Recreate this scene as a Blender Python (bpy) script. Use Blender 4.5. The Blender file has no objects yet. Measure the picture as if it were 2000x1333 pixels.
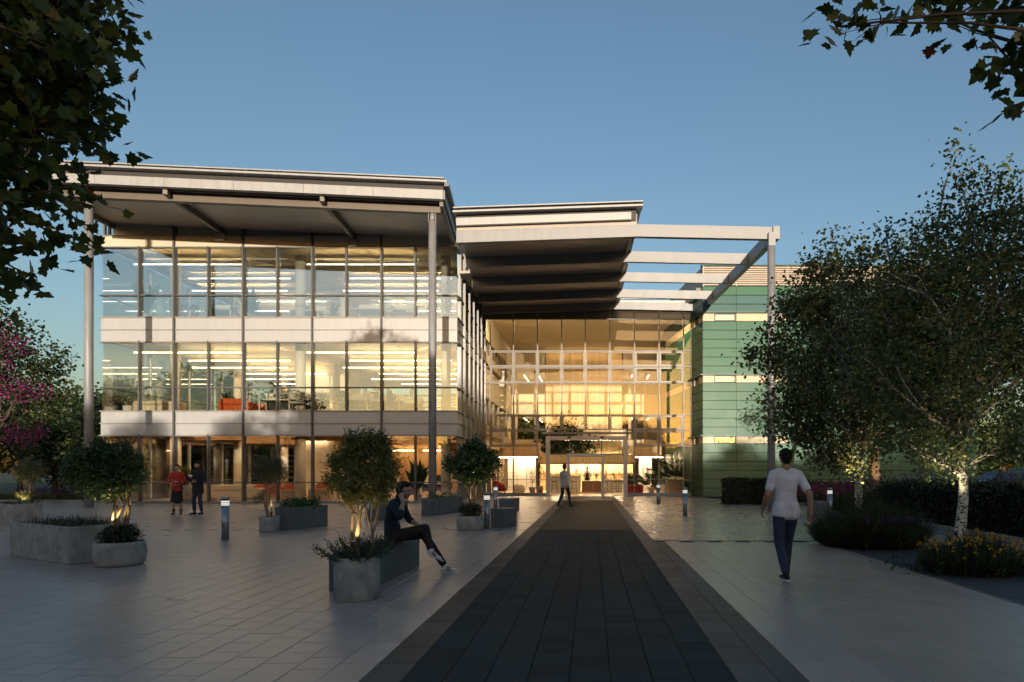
import bpy, math, random
import numpy as np
from mathutils import Vector, Matrix

R = math.radians
rng = random.Random(7)
nrng = np.random.default_rng(7)
SC = bpy.context.scene
COL = SC.collection

# ------------------------------------------------------------------ camera
F_PX, HX, HY, EYE = 1240.0, 1155.0, 920.0, 1.5      # focal length in photo pixels, vanishing point, eye height
cam_data = bpy.data.cameras.new("camera")
cam_data.sensor_width = 36.0
cam_data.lens = 36.0 * F_PX / 2000.0
cam_data.shift_x = -(HX - 1000.0) / 2000.0
cam_data.shift_y = (HY - 666.5) / 2000.0
cam_data.clip_end = 2000.0
cam_data.clip_start = 0.05
cam = bpy.data.objects.new("camera", cam_data)
COL.objects.link(cam)
cam.location = (0, 0, EYE)
cam.rotation_euler = (R(90), 0, 0)
SC.camera = cam

# ------------------------------------------------------------------ sky and sun
SUN_EL = R(2.8)
SUN_DIR = Vector((0.10, -1.0, 0.0)).normalized() * math.cos(SUN_EL) + Vector((0, 0, math.sin(SUN_EL)))   # towards the sun
world = bpy.data.worlds.new("World")
SC.world = world
world.use_nodes = True
wn = world.node_tree
for n in list(wn.nodes):
    wn.nodes.remove(n)
sky = wn.nodes.new("ShaderNodeTexSky")
sky.sky_type = 'NISHITA'
sky.sun_disc = False
sky.sun_elevation = SUN_EL
sky.sun_rotation = math.atan2(SUN_DIR.x, SUN_DIR.y)
sky.altitude = 0
sky.air_density = 1.0
sky.dust_density = 1.9
sky.ozone_density = 2.0
bg = wn.nodes.new("ShaderNodeBackground")
bg.inputs["Strength"].default_value = 0.148
wo = wn.nodes.new("ShaderNodeOutputWorld")
wn.links.new(sky.outputs[0], bg.inputs[0])
wn.links.new(bg.outputs[0], wo.inputs[0])

sun_data = bpy.data.lights.new("sun", 'SUN')
sun_data.energy = 2.0
sun_data.angle = R(0.6)
sun_data.color = (1.0, 0.88, 0.72)
sun = bpy.data.objects.new("sun", sun_data)
COL.objects.link(sun)
sun.location = SUN_DIR * 80
sun.rotation_euler = (-SUN_DIR).to_track_quat('-Z', 'Y').to_euler()

SC.view_settings.view_transform = 'Standard'
SC.view_settings.look = 'None'
SC.view_settings.gamma = 1.0
SC.view_settings.use_curve_mapping = False
SC.view_settings.exposure = 1.32
SC.cycles.max_bounces = 8
SC.cycles.diffuse_bounces = 3
SC.cycles.glossy_bounces = 4
SC.cycles.transmission_bounces = 4
SC.cycles.transparent_max_bounces = 24
SC.cycles.caustics_reflective = False
SC.cycles.caustics_refractive = False
SC.cycles.sample_clamp_indirect = 4.0
SC.cycles.use_denoising = True

# ------------------------------------------------------------------ helpers
def px(x, y, d):
    """World point seen at photo pixel (x, y) at depth d (metres along +Y)."""
    return Vector(((x - HX) / F_PX * d, d, EYE + (HY - y) / F_PX * d))

def tag(o, label=None, cat=None, group=None, kind=None):
    if label: o["label"] = label
    if cat: o["category"] = cat
    if group: o["group"] = group
    if kind: o["kind"] = kind
    return o

def empty(name, loc=(0, 0, 0), rz=0.0, label=None, cat=None, group=None, kind=None, parent=None):
    o = bpy.data.objects.new(name, None)
    o.empty_display_size = 0.1
    COL.objects.link(o)
    o.location = loc
    o.rotation_euler = (0, 0, rz)
    if parent: o.parent = parent
    return tag(o, label, cat, group, kind)

def copy_tree(o, parent=None):
    c = o.copy()
    COL.objects.link(c)
    if parent is not None:
        c.parent = parent
        c.matrix_parent_inverse = o.matrix_parent_inverse
    for ch in o.children:
        if ch != c:
            copy_tree(ch, c)
    return c

def link_mesh(name, me, mat, parent=None, smooth=False):
    if mat is not None:
        if isinstance(mat, (list, tuple)):
            for m in mat: me.materials.append(m)
        else:
            me.materials.append(mat)
    if smooth:
        me.polygons.foreach_set("use_smooth", [True] * len(me.polygons))
    o = bpy.data.objects.new(name, me)
    COL.objects.link(o)
    if parent: o.parent = parent
    return o

class MB:
    """Collects simple solids into one mesh."""
    def __init__(s):
        s.v = []; s.f = []; s.sm = []
    def add(s, vs, fs, smooth=False):
        n = len(s.v)
        s.v.extend([tuple(p) for p in vs])
        for f in fs:
            s.f.append(tuple(i + n for i in f)); s.sm.append(smooth)
        return s
    def box(s, x0, x1, y0, y1, z0, z1):
        vs = [(x0,y0,z0),(x1,y0,z0),(x1,y1,z0),(x0,y1,z0),(x0,y0,z1),(x1,y0,z1),(x1,y1,z1),(x0,y1,z1)]
        return s.add(vs, [(0,3,2,1),(4,5,6,7),(0,1,5,4),(1,2,6,5),(2,3,7,6),(3,0,4,7)])
    def cbox(s, x0, x1, y0, y1, z0, z1, b=0.01):
        """Box with chamfered edges."""
        xs, ys, zs = (x0, x1), (y0, y1), (z0, z1)
        vs = []; idx = {}
        for i in (0,1):
            for j in (0,1):
                for k in (0,1):
                    sx, sy, sz = (1 if i == 0 else -1), (1 if j == 0 else -1), (1 if k == 0 else -1)
                    for a, off in enumerate(((0,b,b),(b,0,b),(b,b,0))):
                        idx[(i,j,k,a)] = len(vs)
                        vs.append((xs[i]+sx*off[0], ys[j]+sy*off[1], zs[k]+sz*off[2]))
        fs = []
        for a, (p, q) in enumerate(((1,2),(0,2),(0,1))):
            for e in (0,1):
                loop = []
                for u, w in ((0,0),(1,0),(1,1),(0,1)):
                    key = [0,0,0]; key[a] = e; key[p] = u; key[q] = w
                    loop.append(idx[(*key, a)])
                flip = (e == 0) ^ (a == 1)
                fs.append(tuple(loop[::-1] if flip else loop))
        for a in range(3):
            p, q = [t for t in range(3) if t != a]
            for u in (0,1):
                for w in (0,1):
                    k0 = [0,0,0]; k1 = [0,0,0]; k0[a] = 0; k1[a] = 1
                    k0[p] = k1[p] = u; k0[q] = k1[q] = w
                    fs.append((idx[(*k0,p)], idx[(*k1,p)], idx[(*k1,q)], idx[(*k0,q)]))
        for i in (0,1):
            for j in (0,1):
                for k in (0,1):
                    fs.append((idx[(i,j,k,0)], idx[(i,j,k,1)], idx[(i,j,k,2)]))
        return s.add(vs, fs)
    def hexa(s, bottom, top):
        vs = list(bottom) + list(top)
        return s.add(vs, [(0,3,2,1),(4,5,6,7),(0,1,5,4),(1,2,6,5),(2,3,7,6),(3,0,4,7)])
    def beam(s, p0, p1, w, h, up=(0,0,1)):
        """Rectangular bar from p0 to p1, w across, h along up; p0/p1 on its centre line."""
        p0, p1 = Vector(p0), Vector(p1)
        d = (p1 - p0).normalized()
        side = d.cross(Vector(up)).normalized()
        u = side.cross(d).normalized()
        a = [p0 - side*w/2 - u*h/2, p0 + side*w/2 - u*h/2, p0 + side*w/2 + u*h/2, p0 - side*w/2 + u*h/2]
        b = [q + (p1 - p0) for q in a]
        return s.add(a + b, [(0,1,2,3),(7,6,5,4),(0,4,5,1),(1,5,6,2),(2,6,7,3),(3,7,4,0)])
    def tube(s, p0, p1, r0, r1=None, n=12, caps=True):
        r1 = r0 if r1 is None else r1
        return s.path([p0, p1], [r0, r1], n, caps)
    def path(s, pts, rad, n=8, caps=True):
        pts = [Vector(p) for p in pts]
        rings = []; base = len(s.v)
        prev = None
        for i, p in enumerate(pts):
            t = (pts[min(i+1, len(pts)-1)] - pts[max(i-1, 0)]).normalized()
            ref = prev if prev is not None else (Vector((1,0,0)) if abs(t.x) < 0.9 else Vector((0,1,0)))
            u = (ref - t * ref.dot(t)).normalized()
            prev = u
            w = t.cross(u)
            r = rad[i] if hasattr(rad, '__len__') else rad
            for k in range(n):
                a = 2*math.pi*k/n
                s.v.append(tuple(p + u*(r*math.cos(a)) + w*(r*math.sin(a))))
        for i in range(len(pts)-1):
            for k in range(n):
                a = base + i*n + k; b = base + i*n + (k+1) % n
                s.f.append((a, b, b+n, a+n)); s.sm.append(True)
        if caps:
            s.f.append(tuple(base + k for k in reversed(range(n)))); s.sm.append(False)
            s.f.append(tuple(base + (len(pts)-1)*n + k for k in range(n))); s.sm.append(False)
        return s
    def lathe(s, prof, n=24, c=(0,0,0), caps=True, sx=1.0, sy=1.0):
        base = len(s.v)
        for r, z in prof:
            for k in range(n):
                a = 2*math.pi*k/n
                s.v.append((c[0]+sx*r*math.cos(a), c[1]+sy*r*math.sin(a), c[2]+z))
        for i in range(len(prof)-1):
            for k in range(n):
                a = base+i*n+k; b = base+i*n+(k+1) % n
                s.f.append((a, b, b+n, a+n)); s.sm.append(True)
        if caps:
            s.f.append(tuple(base+k for k in reversed(range(n)))); s.sm.append(False)
            s.f.append(tuple(base+(len(prof)-1)*n+k for k in range(n))); s.sm.append(False)
        return s
    def prism(s, poly, z0, z1):
        n = len(poly)
        vs = [(x,y,z0) for x,y in poly] + [(x,y,z1) for x,y in poly]
        fs = [tuple(reversed(range(n))), tuple(range(n, 2*n))]
        fs += [(i, (i+1) % n, n+(i+1) % n, n+i) for i in range(n)]
        return s.add(vs, fs)
    def build(s, name, mat, parent=None, bevel=0.0, loc=None, rz=None):
        me = bpy.data.meshes.new(name)
        me.from_pydata(s.v, [], s.f)
        me.polygons.foreach_set("use_smooth", s.sm)
        me.update()
        o = link_mesh(name, me, mat, parent)
        if loc is not None: o.location = loc
        if rz is not None: o.rotation_euler = (0, 0, rz)
        if bevel:
            b = o.modifiers.new("bevel", 'BEVEL'); b.width = bevel; b.segments = 2; b.limit_method = 'ANGLE'
        return o

def bx(name, mat, parent, *a, bevel=0.0):
    return MB().box(*a).build(name, mat, parent, bevel)

# ------------------------------------------------------------------ materials
def nodes_of(name):
    m = bpy.data.materials.new(name)
    m.use_nodes = True
    nt = m.node_tree
    for n in list(nt.nodes): nt.nodes.remove(n)
    return m, nt, nt.nodes.new("ShaderNodeOutputMaterial")

ORD = ['first', 'second', 'third', 'fourth', 'fifth', 'sixth', 'seventh', 'eighth', 'ninth', 'tenth', 'eleventh', 'twelfth', 'thirteenth', 'fourteenth', 'fifteenth', 'sixteenth', 'seventeenth', 'eighteenth', 'nineteenth']
def rgb(c): return (c[0], c[1], c[2], 1.0)

def M(name, col, rough=0.5, metal=0.0, var=0.12, scale=2.5, bump=0.0, bscale=60.0, spec=0.5, stretch=(1,1,1), rvar=0.0, emit=None, estr=0.0, object_space=False, isl=0.0):
    m, nt, out = nodes_of(name)
    p = nt.nodes.new("ShaderNodeBsdfPrincipled")
    p.inputs["Roughness"].default_value = rough
    p.inputs["Metallic"].default_value = metal
    p.inputs["Specular IOR Level"].default_value = spec
    nt.links.new(p.outputs[0], out.inputs[0])
    if object_space:
        tc = nt.nodes.new("ShaderNodeTexCoord"); src = tc.outputs["Object"]
    else:
        g = nt.nodes.new("ShaderNodeNewGeometry"); src = g.outputs["Position"]
    mp = nt.nodes.new("ShaderNodeMapping"); mp.inputs["Scale"].default_value = stretch
    nt.links.new(src, mp.inputs[0])
    no = nt.nodes.new("ShaderNodeTexNoise")
    no.inputs["Scale"].default_value = scale; no.inputs["Detail"].default_value = 6; no.inputs["Roughness"].default_value = 0.65
    nt.links.new(mp.outputs[0], no.inputs["Vector"])
    mr = nt.nodes.new("ShaderNodeMapRange")
    mr.inputs["From Min"].default_value = 0.3; mr.inputs["From Max"].default_value = 0.7
    mr.inputs["To Min"].default_value = 1 - var; mr.inputs["To Max"].default_value = 1 + var
    nt.links.new(no.outputs["Fac"], mr.inputs["Value"])
    vm = nt.nodes.new("ShaderNodeVectorMath"); vm.operation = 'SCALE'
    vm.inputs[0].default_value = col[:3]
    val = mr.outputs[0]
    if isl:
        oi = nt.nodes.new("ShaderNodeObjectInfo")
        m2 = nt.nodes.new("ShaderNodeMapRange")
        m2.inputs["To Min"].default_value = 1 - isl; m2.inputs["To Max"].default_value = 1 + isl
        nt.links.new(oi.outputs["Random"], m2.inputs["Value"])
        mu = nt.nodes.new("ShaderNodeMath"); mu.operation = 'MULTIPLY'
        nt.links.new(val, mu.inputs[0]); nt.links.new(m2.outputs[0], mu.inputs[1]); val = mu.outputs[0]
    nt.links.new(val, vm.inputs["Scale"])
    nt.links.new(vm.outputs[0], p.inputs["Base Color"])
    if rvar:
        r2 = nt.nodes.new("ShaderNodeMapRange")
        r2.inputs["From Min"].default_value = 0.3; r2.inputs["From Max"].default_value = 0.7
        r2.inputs["To Min"].default_value = max(0.02, rough - rvar); r2.inputs["To Max"].default_value = rough + rvar
        nt.links.new(no.outputs["Fac"], r2.inputs["Value"]); nt.links.new(r2.outputs[0], p.inputs["Roughness"])
    if bump:
        nb = nt.nodes.new("ShaderNodeTexNoise"); nb.inputs["Scale"].default_value = bscale; nb.inputs["Detail"].default_value = 4
        nt.links.new(mp.outputs[0], nb.inputs["Vector"])
        b = nt.nodes.new("ShaderNodeBump"); b.inputs["Strength"].default_value = bump; b.inputs["Distance"].default_value = 0.02
        nt.links.new(nb.outputs["Fac"], b.inputs["Height"]); nt.links.new(b.outputs[0], p.inputs["Normal"])
    if emit is not None:
        p.inputs["Emission Color"].default_value = rgb(emit); p.inputs["Emission Strength"].default_value = estr
    return m

def glass_mat(name, tint=(0.93, 0.96, 0.95), base=0.10, gain=1.0, gcol=(1, 1, 1), ior=1.5):
    m, nt, out = nodes_of(name)
    t = nt.nodes.new("ShaderNodeBsdfTransparent"); t.inputs[0].default_value = rgb(tint)
    g = nt.nodes.new("ShaderNodeBsdfGlossy"); g.inputs["Roughness"].default_value = 0.0; g.inputs["Color"].default_value = rgb(gcol)
    fr = nt.nodes.new("ShaderNodeFresnel"); fr.inputs["IOR"].default_value = ior
    ma = nt.nodes.new("ShaderNodeMath"); ma.operation = 'MULTIPLY_ADD'
    ma.inputs[1].default_value = gain; ma.inputs[2].default_value = base; ma.use_clamp = True
    nt.links.new(fr.outputs[0], ma.inputs[0])
    # slight waviness of the sheets
    ge = nt.nodes.new("ShaderNodeNewGeometry")
    no = nt.nodes.new("ShaderNodeTexNoise"); no.inputs["Scale"].default_value = 0.55; no.inputs["Detail"].default_value = 1
    nt.links.new(ge.outputs["Position"], no.inputs["Vector"])
    bp = nt.nodes.new("ShaderNodeBump"); bp.inputs["Strength"].default_value = 0.012; bp.inputs["Distance"].default_value = 0.05
    nt.links.new(no.outputs["Fac"], bp.inputs["Height"]); nt.links.new(bp.outputs[0], g.inputs["Normal"])
    mx = nt.nodes.new("ShaderNodeMixShader")
    nt.links.new(ma.outputs[0], mx.inputs[0]); nt.links.new(t.outputs[0], mx.inputs[1]); nt.links.new(g.outputs[0], mx.inputs[2])
    nt.links.new(mx.outputs[0], out.inputs[0])
    return m

def emis(name, col, strength):
    m, nt, out = nodes_of(name)
    e = nt.nodes.new("ShaderNodeEmission"); e.inputs[0].default_value = rgb(col); e.inputs[1].default_value = strength
    nt.links.new(e.outputs[0], out.inputs[0])
    return m

def leaf_mat(name, c0, c1, c2=None, trans=0.35, rough=0.45, accent=0.02):
    """Leaf colour from c0 to c1 leaf by leaf; a few leaves in c2."""
    m, nt, out = nodes_of(name)
    ge = nt.nodes.new("ShaderNodeNewGeometry")
    ra = nt.nodes.new("ShaderNodeValToRGB")
    ra.color_ramp.elements[0].color = rgb(c0); ra.color_ramp.elements[1].color = rgb(c1)
    ra.color_ramp.elements[1].position = 1 - accent if c2 else 1.0
    if c2:
        e = ra.color_ramp.elements.new(min(0.999, 1 - accent + 0.004)); e.color = rgb(c2)
    nt.links.new(ge.outputs["Random Per Island"], ra.inputs[0])
    p = nt.nodes.new("ShaderNodeBsdfPrincipled"); p.inputs["Roughness"].default_value = rough; p.inputs["Specular IOR Level"].default_value = 0.35
    t = nt.nodes.new("ShaderNodeBsdfTranslucent")
    mx = nt.nodes.new("ShaderNodeMixShader"); mx.inputs[0].default_value = trans
    nt.links.new(ra.outputs[0], p.inputs["Base Color"]); nt.links.new(ra.outputs[0], t.inputs[0])
    nt.links.new(p.outputs[0], mx.inputs[1]); nt.links.new(t.outputs[0], mx.inputs[2])
    nt.links.new(mx.outputs[0], out.inputs[0])
    return m

def tile_mat(name, col, tx, ty, ox=0.0, oy=0.0, var=0.10, rough=0.35, stagger=0.0, hue=(0,0,0), joint=False, spec=0.5, jcol=0.35, sheen=1.0):
    """Stone paving: each unit (world grid tx x ty) its own tone; optional joints for the far field."""
    m, nt, out = nodes_of(name)
    L = nt.links
    ge = nt.nodes.new("ShaderNodeNewGeometry")
    sp = nt.nodes.new("ShaderNodeSeparateXYZ"); L.new(ge.outputs["Position"], sp.inputs[0])
    def math_(op, a, b=None, c=None):
        n = nt.nodes.new("ShaderNodeMath"); n.operation = op
        for i, v in enumerate((a, b, c)):
            if v is None: continue
            if isinstance(v, (int, float)): n.inputs[i].default_value = v
            else: L.new(v, n.inputs[i])
        return n.outputs[0]
    u = math_('DIVIDE', math_('SUBTRACT', sp.outputs[0], ox), tx)
    ui = math_('FLOOR', u)
    v = math_('DIVIDE', math_('SUBTRACT', sp.outputs[1], oy), ty)
    if stagger:
        v = math_('ADD', v, math_('MULTIPLY', ui, stagger))
    vi = math_('FLOOR', v)
    cb = nt.nodes.new("ShaderNodeCombineXYZ"); L.new(ui, cb.inputs[0]); L.new(vi, cb.inputs[1])
    wh = nt.nodes.new("ShaderNodeTexWhiteNoise"); wh.noise_dimensions = '2D'; L.new(cb.outputs[0], wh.inputs["Vector"])
    no = nt.nodes.new("ShaderNodeTexNoise"); no.inputs["Scale"].default_value = 1.1; no.inputs["Detail"].default_value = 8; no.inputs["Roughness"].default_value = 0.7
    L.new(ge.outputs["Position"], no.inputs["Vector"])
    nf = nt.nodes.new("ShaderNodeTexNoise"); nf.inputs["Scale"].default_value = 90; nf.inputs["Detail"].default_value = 3
    L.new(ge.outputs["Position"], nf.inputs["Vector"])
    s = math_('ADD', math_('MULTIPLY_ADD', wh.outputs["Value"], 2*var, 1 - var), math_('MULTIPLY_ADD', no.outputs["Fac"], 0.42, -0.21))
    s = math_('ADD', s, math_('MULTIPLY_ADD', nf.outputs["Fac"], 0.3, -0.15))
    if joint:
        fu = math_('FRACT', u); fv = math_('FRACT', v)
        du = math_('MULTIPLY', math_('MINIMUM', fu, math_('SUBTRACT', 1.0, fu)), tx)
        dv = math_('MULTIPLY', math_('MINIMUM', fv, math_('SUBTRACT', 1.0, fv)), ty)
        jm = math_('LESS_THAN', math_('MINIMUM', du, dv), 0.004)
        s = math_('MULTIPLY', s, math_('MULTIPLY_ADD', jm, jcol - 1.0, 1.0))
    vm = nt.nodes.new("ShaderNodeVectorMath"); vm.operation = 'SCALE'; vm.inputs[0].default_value = col
    L.new(s, vm.inputs["Scale"])
    p = nt.nodes.new("ShaderNodeBsdfPrincipled"); L.new(vm.outputs[0], p.inputs["Base Color"])
    p.inputs["Specular IOR Level"].default_value = spec
    L.new(math_('ADD', math_('MULTIPLY_ADD', no.outputs["Fac"], 0.14, rough - 0.07), math_('MULTIPLY_ADD', wh.outputs["Value"], 0.04, -0.02)), p.inputs["Roughness"])
    b = nt.nodes.new("ShaderNodeBump"); b.inputs["Strength"].default_value = 0.006 if joint else 0.05; b.inputs["Distance"].default_value = 0.01
    nb = nt.nodes.new("ShaderNodeTexNoise"); nb.inputs["Scale"].default_value = 14; nb.inputs["Detail"].default_value = 6
    L.new(ge.outputs["Position"], nb.inputs["Vector"]); L.new(nb.outputs["Fac"], b.inputs["Height"]); L.new(b.outputs[0], p.inputs["Normal"])
    if sheen < 1.0:                       # honed matt stone: only part of the face is glossy
        di = nt.nodes.new("ShaderNodeBsdfDiffuse"); L.new(vm.outputs[0], di.inputs[0])
        mx = nt.nodes.new("ShaderNodeMixShader"); mx.inputs[0].default_value = sheen
        L.new(di.outputs[0], mx.inputs[1]); L.new(p.outputs[0], mx.inputs[2]); L.new(mx.outputs[0], out.inputs[0])
    else:
        L.new(p.outputs[0], out.inputs[0])
    return m

MT = {}
MT['alu'] = M("aluminium", (0.38, 0.375, 0.365), 0.5, 0.2, 0.10, 5.0, rvar=0.08, stretch=(1, 1, 0.25))
MT['alu_dark'] = M("mullion_metal", (0.20, 0.195, 0.19), 0.4, 0.5, 0.06)
MT['fin'] = M("mullion_fin", (0.11, 0.105, 0.10), 0.5, 0.2, 0.06)
MT['steel'] = M("painted_steel", (0.27, 0.27, 0.27), 0.5, 0.15, 0.14, 4.0, rvar=0.10, stretch=(1, 1, 0.3), bump=0.03, bscale=8)
MT['soffit'] = M("soffit_metal", (0.46, 0.39, 0.325), 0.5, 0.0, 0.06, 1.2)
MT['recess'] = M("recess_shade_metal", (0.045, 0.042, 0.04), 0.6, 0.0, 0.06)  # shade of the gutter recesses put into the metal colour
MT['rafter'] = M("rafter_steel", (0.15, 0.125, 0.10), 0.5, 0.1, 0.06)
MT['spandrel'] = M("spandrel_panel", (0.42, 0.415, 0.41), 0.42, 0.1, 0.055, 3.5, isl=0.03, stretch=(1, 1, 0.2))
MT['spandrel_top'] = M("upper_fascia_panel", (0.62, 0.55, 0.40), 0.45, 0.05, 0.04, 0.8, isl=0.02)
MT['trim'] = M("trim_metal", (0.28, 0.265, 0.245), 0.5, 0.2, 0.05)
MT['glass_g'] = glass_mat("ground_floor_glass", (0.95, 0.95, 0.92), 0.05, 0.9)
MT['glass_m'] = glass_mat("middle_storey_glass", (0.95, 0.95, 0.90), 0.12, 1.0, (0.88, 0.96, 1.0))
MT['glass'] = glass_mat("facade_glass", (0.93, 0.94, 0.90), 0.26, 1.0, (0.84, 0.94, 1.0))
MT['glass_atrium'] = glass_mat("atrium_glass", (0.96, 0.94, 0.90), 0.015, 0.7, (1.0, 0.95, 0.88))
MT['glass_clear'] = glass_mat("clear_glass", (0.94, 0.95, 0.93), 0.02, 0.8)
MT['white'] = M("white_plaster", (0.72, 0.70, 0.66), 0.6, 0, 0.04)
MT['ceiling'] = M("ceiling_plaster", (0.74, 0.65, 0.47), 0.7, 0, 0.03)
MT['col_in'] = M("column_plaster", (0.70, 0.65, 0.56), 0.6, 0, 0.04)
MT['carpet'] = M("carpet", (0.42, 0.34, 0.24), 0.9, 0, 0.15, 6)
MT['woodfloor'] = M("oak_floor", (0.42, 0.27, 0.14), 0.35, 0, 0.18, 2, stretch=(1, 0.15, 1))
MT['wood'] = M("oak_veneer", (0.50, 0.33, 0.17), 0.45, 0, 0.2, 3, stretch=(1, 1, 0.12))
MT['wood_dark'] = M("walnut", (0.20, 0.10, 0.05), 0.45, 0, 0.2, 3, stretch=(1, 1, 0.12))
MT['slat'] = M("pale_timber_slat", (0.66, 0.50, 0.28), 0.5, 0, 0.12, 3, stretch=(1, 1, 0.1), isl=0.12)
MT['concrete'] = M("cast_concrete", (0.30, 0.285, 0.26), 0.75, 0, 0.38, 5.0, bump=0.35, bscale=45)
MT['concrete_dark'] = M("dark_concrete", (0.105, 0.115, 0.115), 0.6, 0, 0.28, 5.0, bump=0.2, bscale=45)
MT['soil'] = M("soil", (0.03, 0.022, 0.015), 0.95, 0, 0.3, 20, bump=0.6, bscale=50)
MT['bark'] = M("bark", (0.20, 0.14, 0.085), 0.85, 0, 0.3, 14, bump=0.6, bscale=40, stretch=(1, 1, 0.35))
MT['bark_dark'] = M("dark_bark", (0.07, 0.05, 0.035), 0.9, 0, 0.3, 12, bump=0.6, bscale=30, stretch=(1, 1, 0.35))
MT['black'] = M("black_plastic", (0.02, 0.02, 0.021), 0.4, 0, 0.05)
MT['bollard'] = M("bollard_steel", (0.30, 0.33, 0.37), 0.3, 0.7, 0.08, 4, rvar=0.08)
# ------------------------------------------------------------------ ground, paving
def sheet(name, poly, z, mat, parent=None, kind='structure'):
    me = bpy.data.meshes.new(name)
    me.from_pydata([(x, y, z) for x, y in poly], [], [tuple(range(len(poly)))])
    me.update()
    o = link_mesh(name, me, mat, parent)
    if parent is None: tag(o, kind=kind)
    return o

MT['grass_ground'] = M("lawn_ground", (0.045, 0.062, 0.020), 0.95, 0, 0.35, 1.3, bump=0.8, bscale=30)
MT['joint'] = M("paving_joint", (0.13, 0.115, 0.10), 0.9, 0, 0.2, 8)
MT['paver'] = tile_mat("plaza_paver", (0.39, 0.315, 0.275), 0.30, 0.30, ox=-1.66, var=0.085, rough=0.31, stagger=0.5)
MT['paver_far'] = tile_mat("plaza_paver_far", (0.39, 0.315, 0.275), 0.30, 0.30, ox=-1.66, var=0.085, rough=0.30, stagger=0.5, joint=True)
MT['paver_r'] = tile_mat("plaza_paver_right", (0.43, 0.345, 0.29), 0.30, 0.45, ox=1.56, var=0.075, rough=0.34, stagger=0.5)
MT['paver_r_far'] = tile_mat("plaza_paver_right_far", (0.38, 0.31, 0.26), 0.30, 0.45, ox=1.56, var=0.075, rough=0.28, stagger=0.5, joint=True)
MT['dark_joint'] = M("dark_paving_joint", (0.03, 0.034, 0.038), 0.8, 0, 0.2, 8)
MT['dark_paver'] = tile_mat("dark_paver", (0.052, 0.057, 0.053), 0.30, 0.30, ox=-1.36, var=0.16, rough=0.48, stagger=0.21, spec=0.03, sheen=0.32)
MT['dark_paver_far'] = tile_mat("dark_paver_far", (0.052, 0.057, 0.053), 0.30, 0.30, ox=-1.36, var=0.16, rough=0.40, stagger=0.21, joint=True, jcol=1.3, spec=0.05, sheen=0.38)
MT['band'] = tile_mat("brown_band_paver", (0.105, 0.086, 0.074), 0.30, 0.45, ox=-1.66, var=0.22, rough=0.40, spec=0.2, sheen=0.4)
MT['band_r'] = tile_mat("brown_band_paver_right", (0.120, 0.105, 0.092), 0.30, 0.45, ox=1.04, var=0.22, rough=0.40, spec=0.2, sheen=0.4)
MT['asphalt'] = M("dark_bed_paving", (0.055, 0.06, 0.066), 0.7, 0, 0.2, 5, bump=0.3, bscale=120)
MT['side_paving'] = M("side_path_paving", (0.20, 0.205, 0.21), 0.55, 0, 0.15, 2, bump=0.15, bscale=60)

ground = sheet("ground", [(-400, -300), (400, -300), (400, 900), (-400, 900)], -0.06, MT['grass_ground'])

# plaza bases (the mortar bed) and far fields
NEAR = 16.2          # single tiles are modelled up to here
plaza = sheet("plaza", [(-60, -60), (60, -60), (60, 33.0), (22, 33), (22, 44), (-6.0, 44), (-6.0, 33.0), (-60, 33.0)], -0.022, MT['joint'])

def tile_mesh(name, w, l, mat, gap=0.0042, h=0.018, ch=0.004):
    g = gap / 2
    mb = MB()
    b = [(-w/2+g, -l/2+g, -h), (w/2-g, -l/2+g, -h), (w/2-g, l/2-g, -h), (-w/2+g, l/2-g, -h)]
    m_ = [(x, y, -ch) for x, y, z in b]
    t = [(-w/2+g+ch, -l/2+g+ch, 0), (w/2-g-ch, -l/2+g+ch, 0), (w/2-g-ch, l/2-g-ch, 0), (-w/2+g+ch, l/2-g-ch, 0)]
    fs = [(8, 9, 10, 11)]
    for i in range(4):
        j = (i+1) % 4
        fs += [(i, j, 4+j, 4+i), (4+i, 4+j, 8+j, 8+i)]
    me = bpy.data.meshes.new(name)
    me.from_pydata(b + m_ + t, [], fs); me.update()
    me.materials.append(mat)
    return me

def lay(parent, name, mat, xs, w, l, y0, y1, stagger, single_y, part="paver", wts=None, xcut=None, limit=300):
    """Columns of tiles; those nearer than single_y and inside the frame are objects, the others one mesh."""
    me = tile_mesh(name, w, l, mat)
    tv = np.array([v.co[:] for v in me.vertices]); tf = [tuple(p.vertices) for p in me.polygons]
    V = []; Fc = []; singles = []
    for ci, x in xs:
        k0 = int(math.floor(y0 / l)) - 2
        for k in range(k0, int(y1 / l) + 3):
            yc = (k + 0.5) * l - ((ci * stagger) % 1.0) * l
            if yc - l/2 < y0 - 1e-6 or yc + l/2 > y1 + 1e-6: continue
            dz = rng.uniform(-0.0012, 0.0012)
            xp = HX + F_PX * x / max(yc, 0.1)
            if 4.35 < yc < single_y and -60 < xp < 2060:
                singles.append((yc, x, dz))
            else:
                if yc < 3.0 or xp < -400 or xp > 2400: 
                    pass
                V.append((x, yc, dz))
    singles.sort()
    for yc, x, dz in singles[limit:]: V.append((x, yc, dz))
    for yc, x, dz in singles[:limit]:
        o = bpy.data.objects.new(part, me); COL.objects.link(o); o.parent = parent
        o.location = (x, yc, dz); o.rotation_euler = (rng.gauss(0, 0.0025), rng.gauss(0, 0.0025), 0)
    if V:
        P = np.array(V)
        allv = (tv[None] + P[:, None]).reshape(-1, 3)
        n = len(tv)
        allf = [tuple(i + q*n for i in f) for q in range(len(V)) for f in tf]
        m2 = bpy.data.meshes.new(name + "_field"); m2.from_pydata(allv.tolist(), [], allf); m2.update()
        o = link_mesh(part + "_field", m2, mat, parent); tag(o, kind='stuff')

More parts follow.
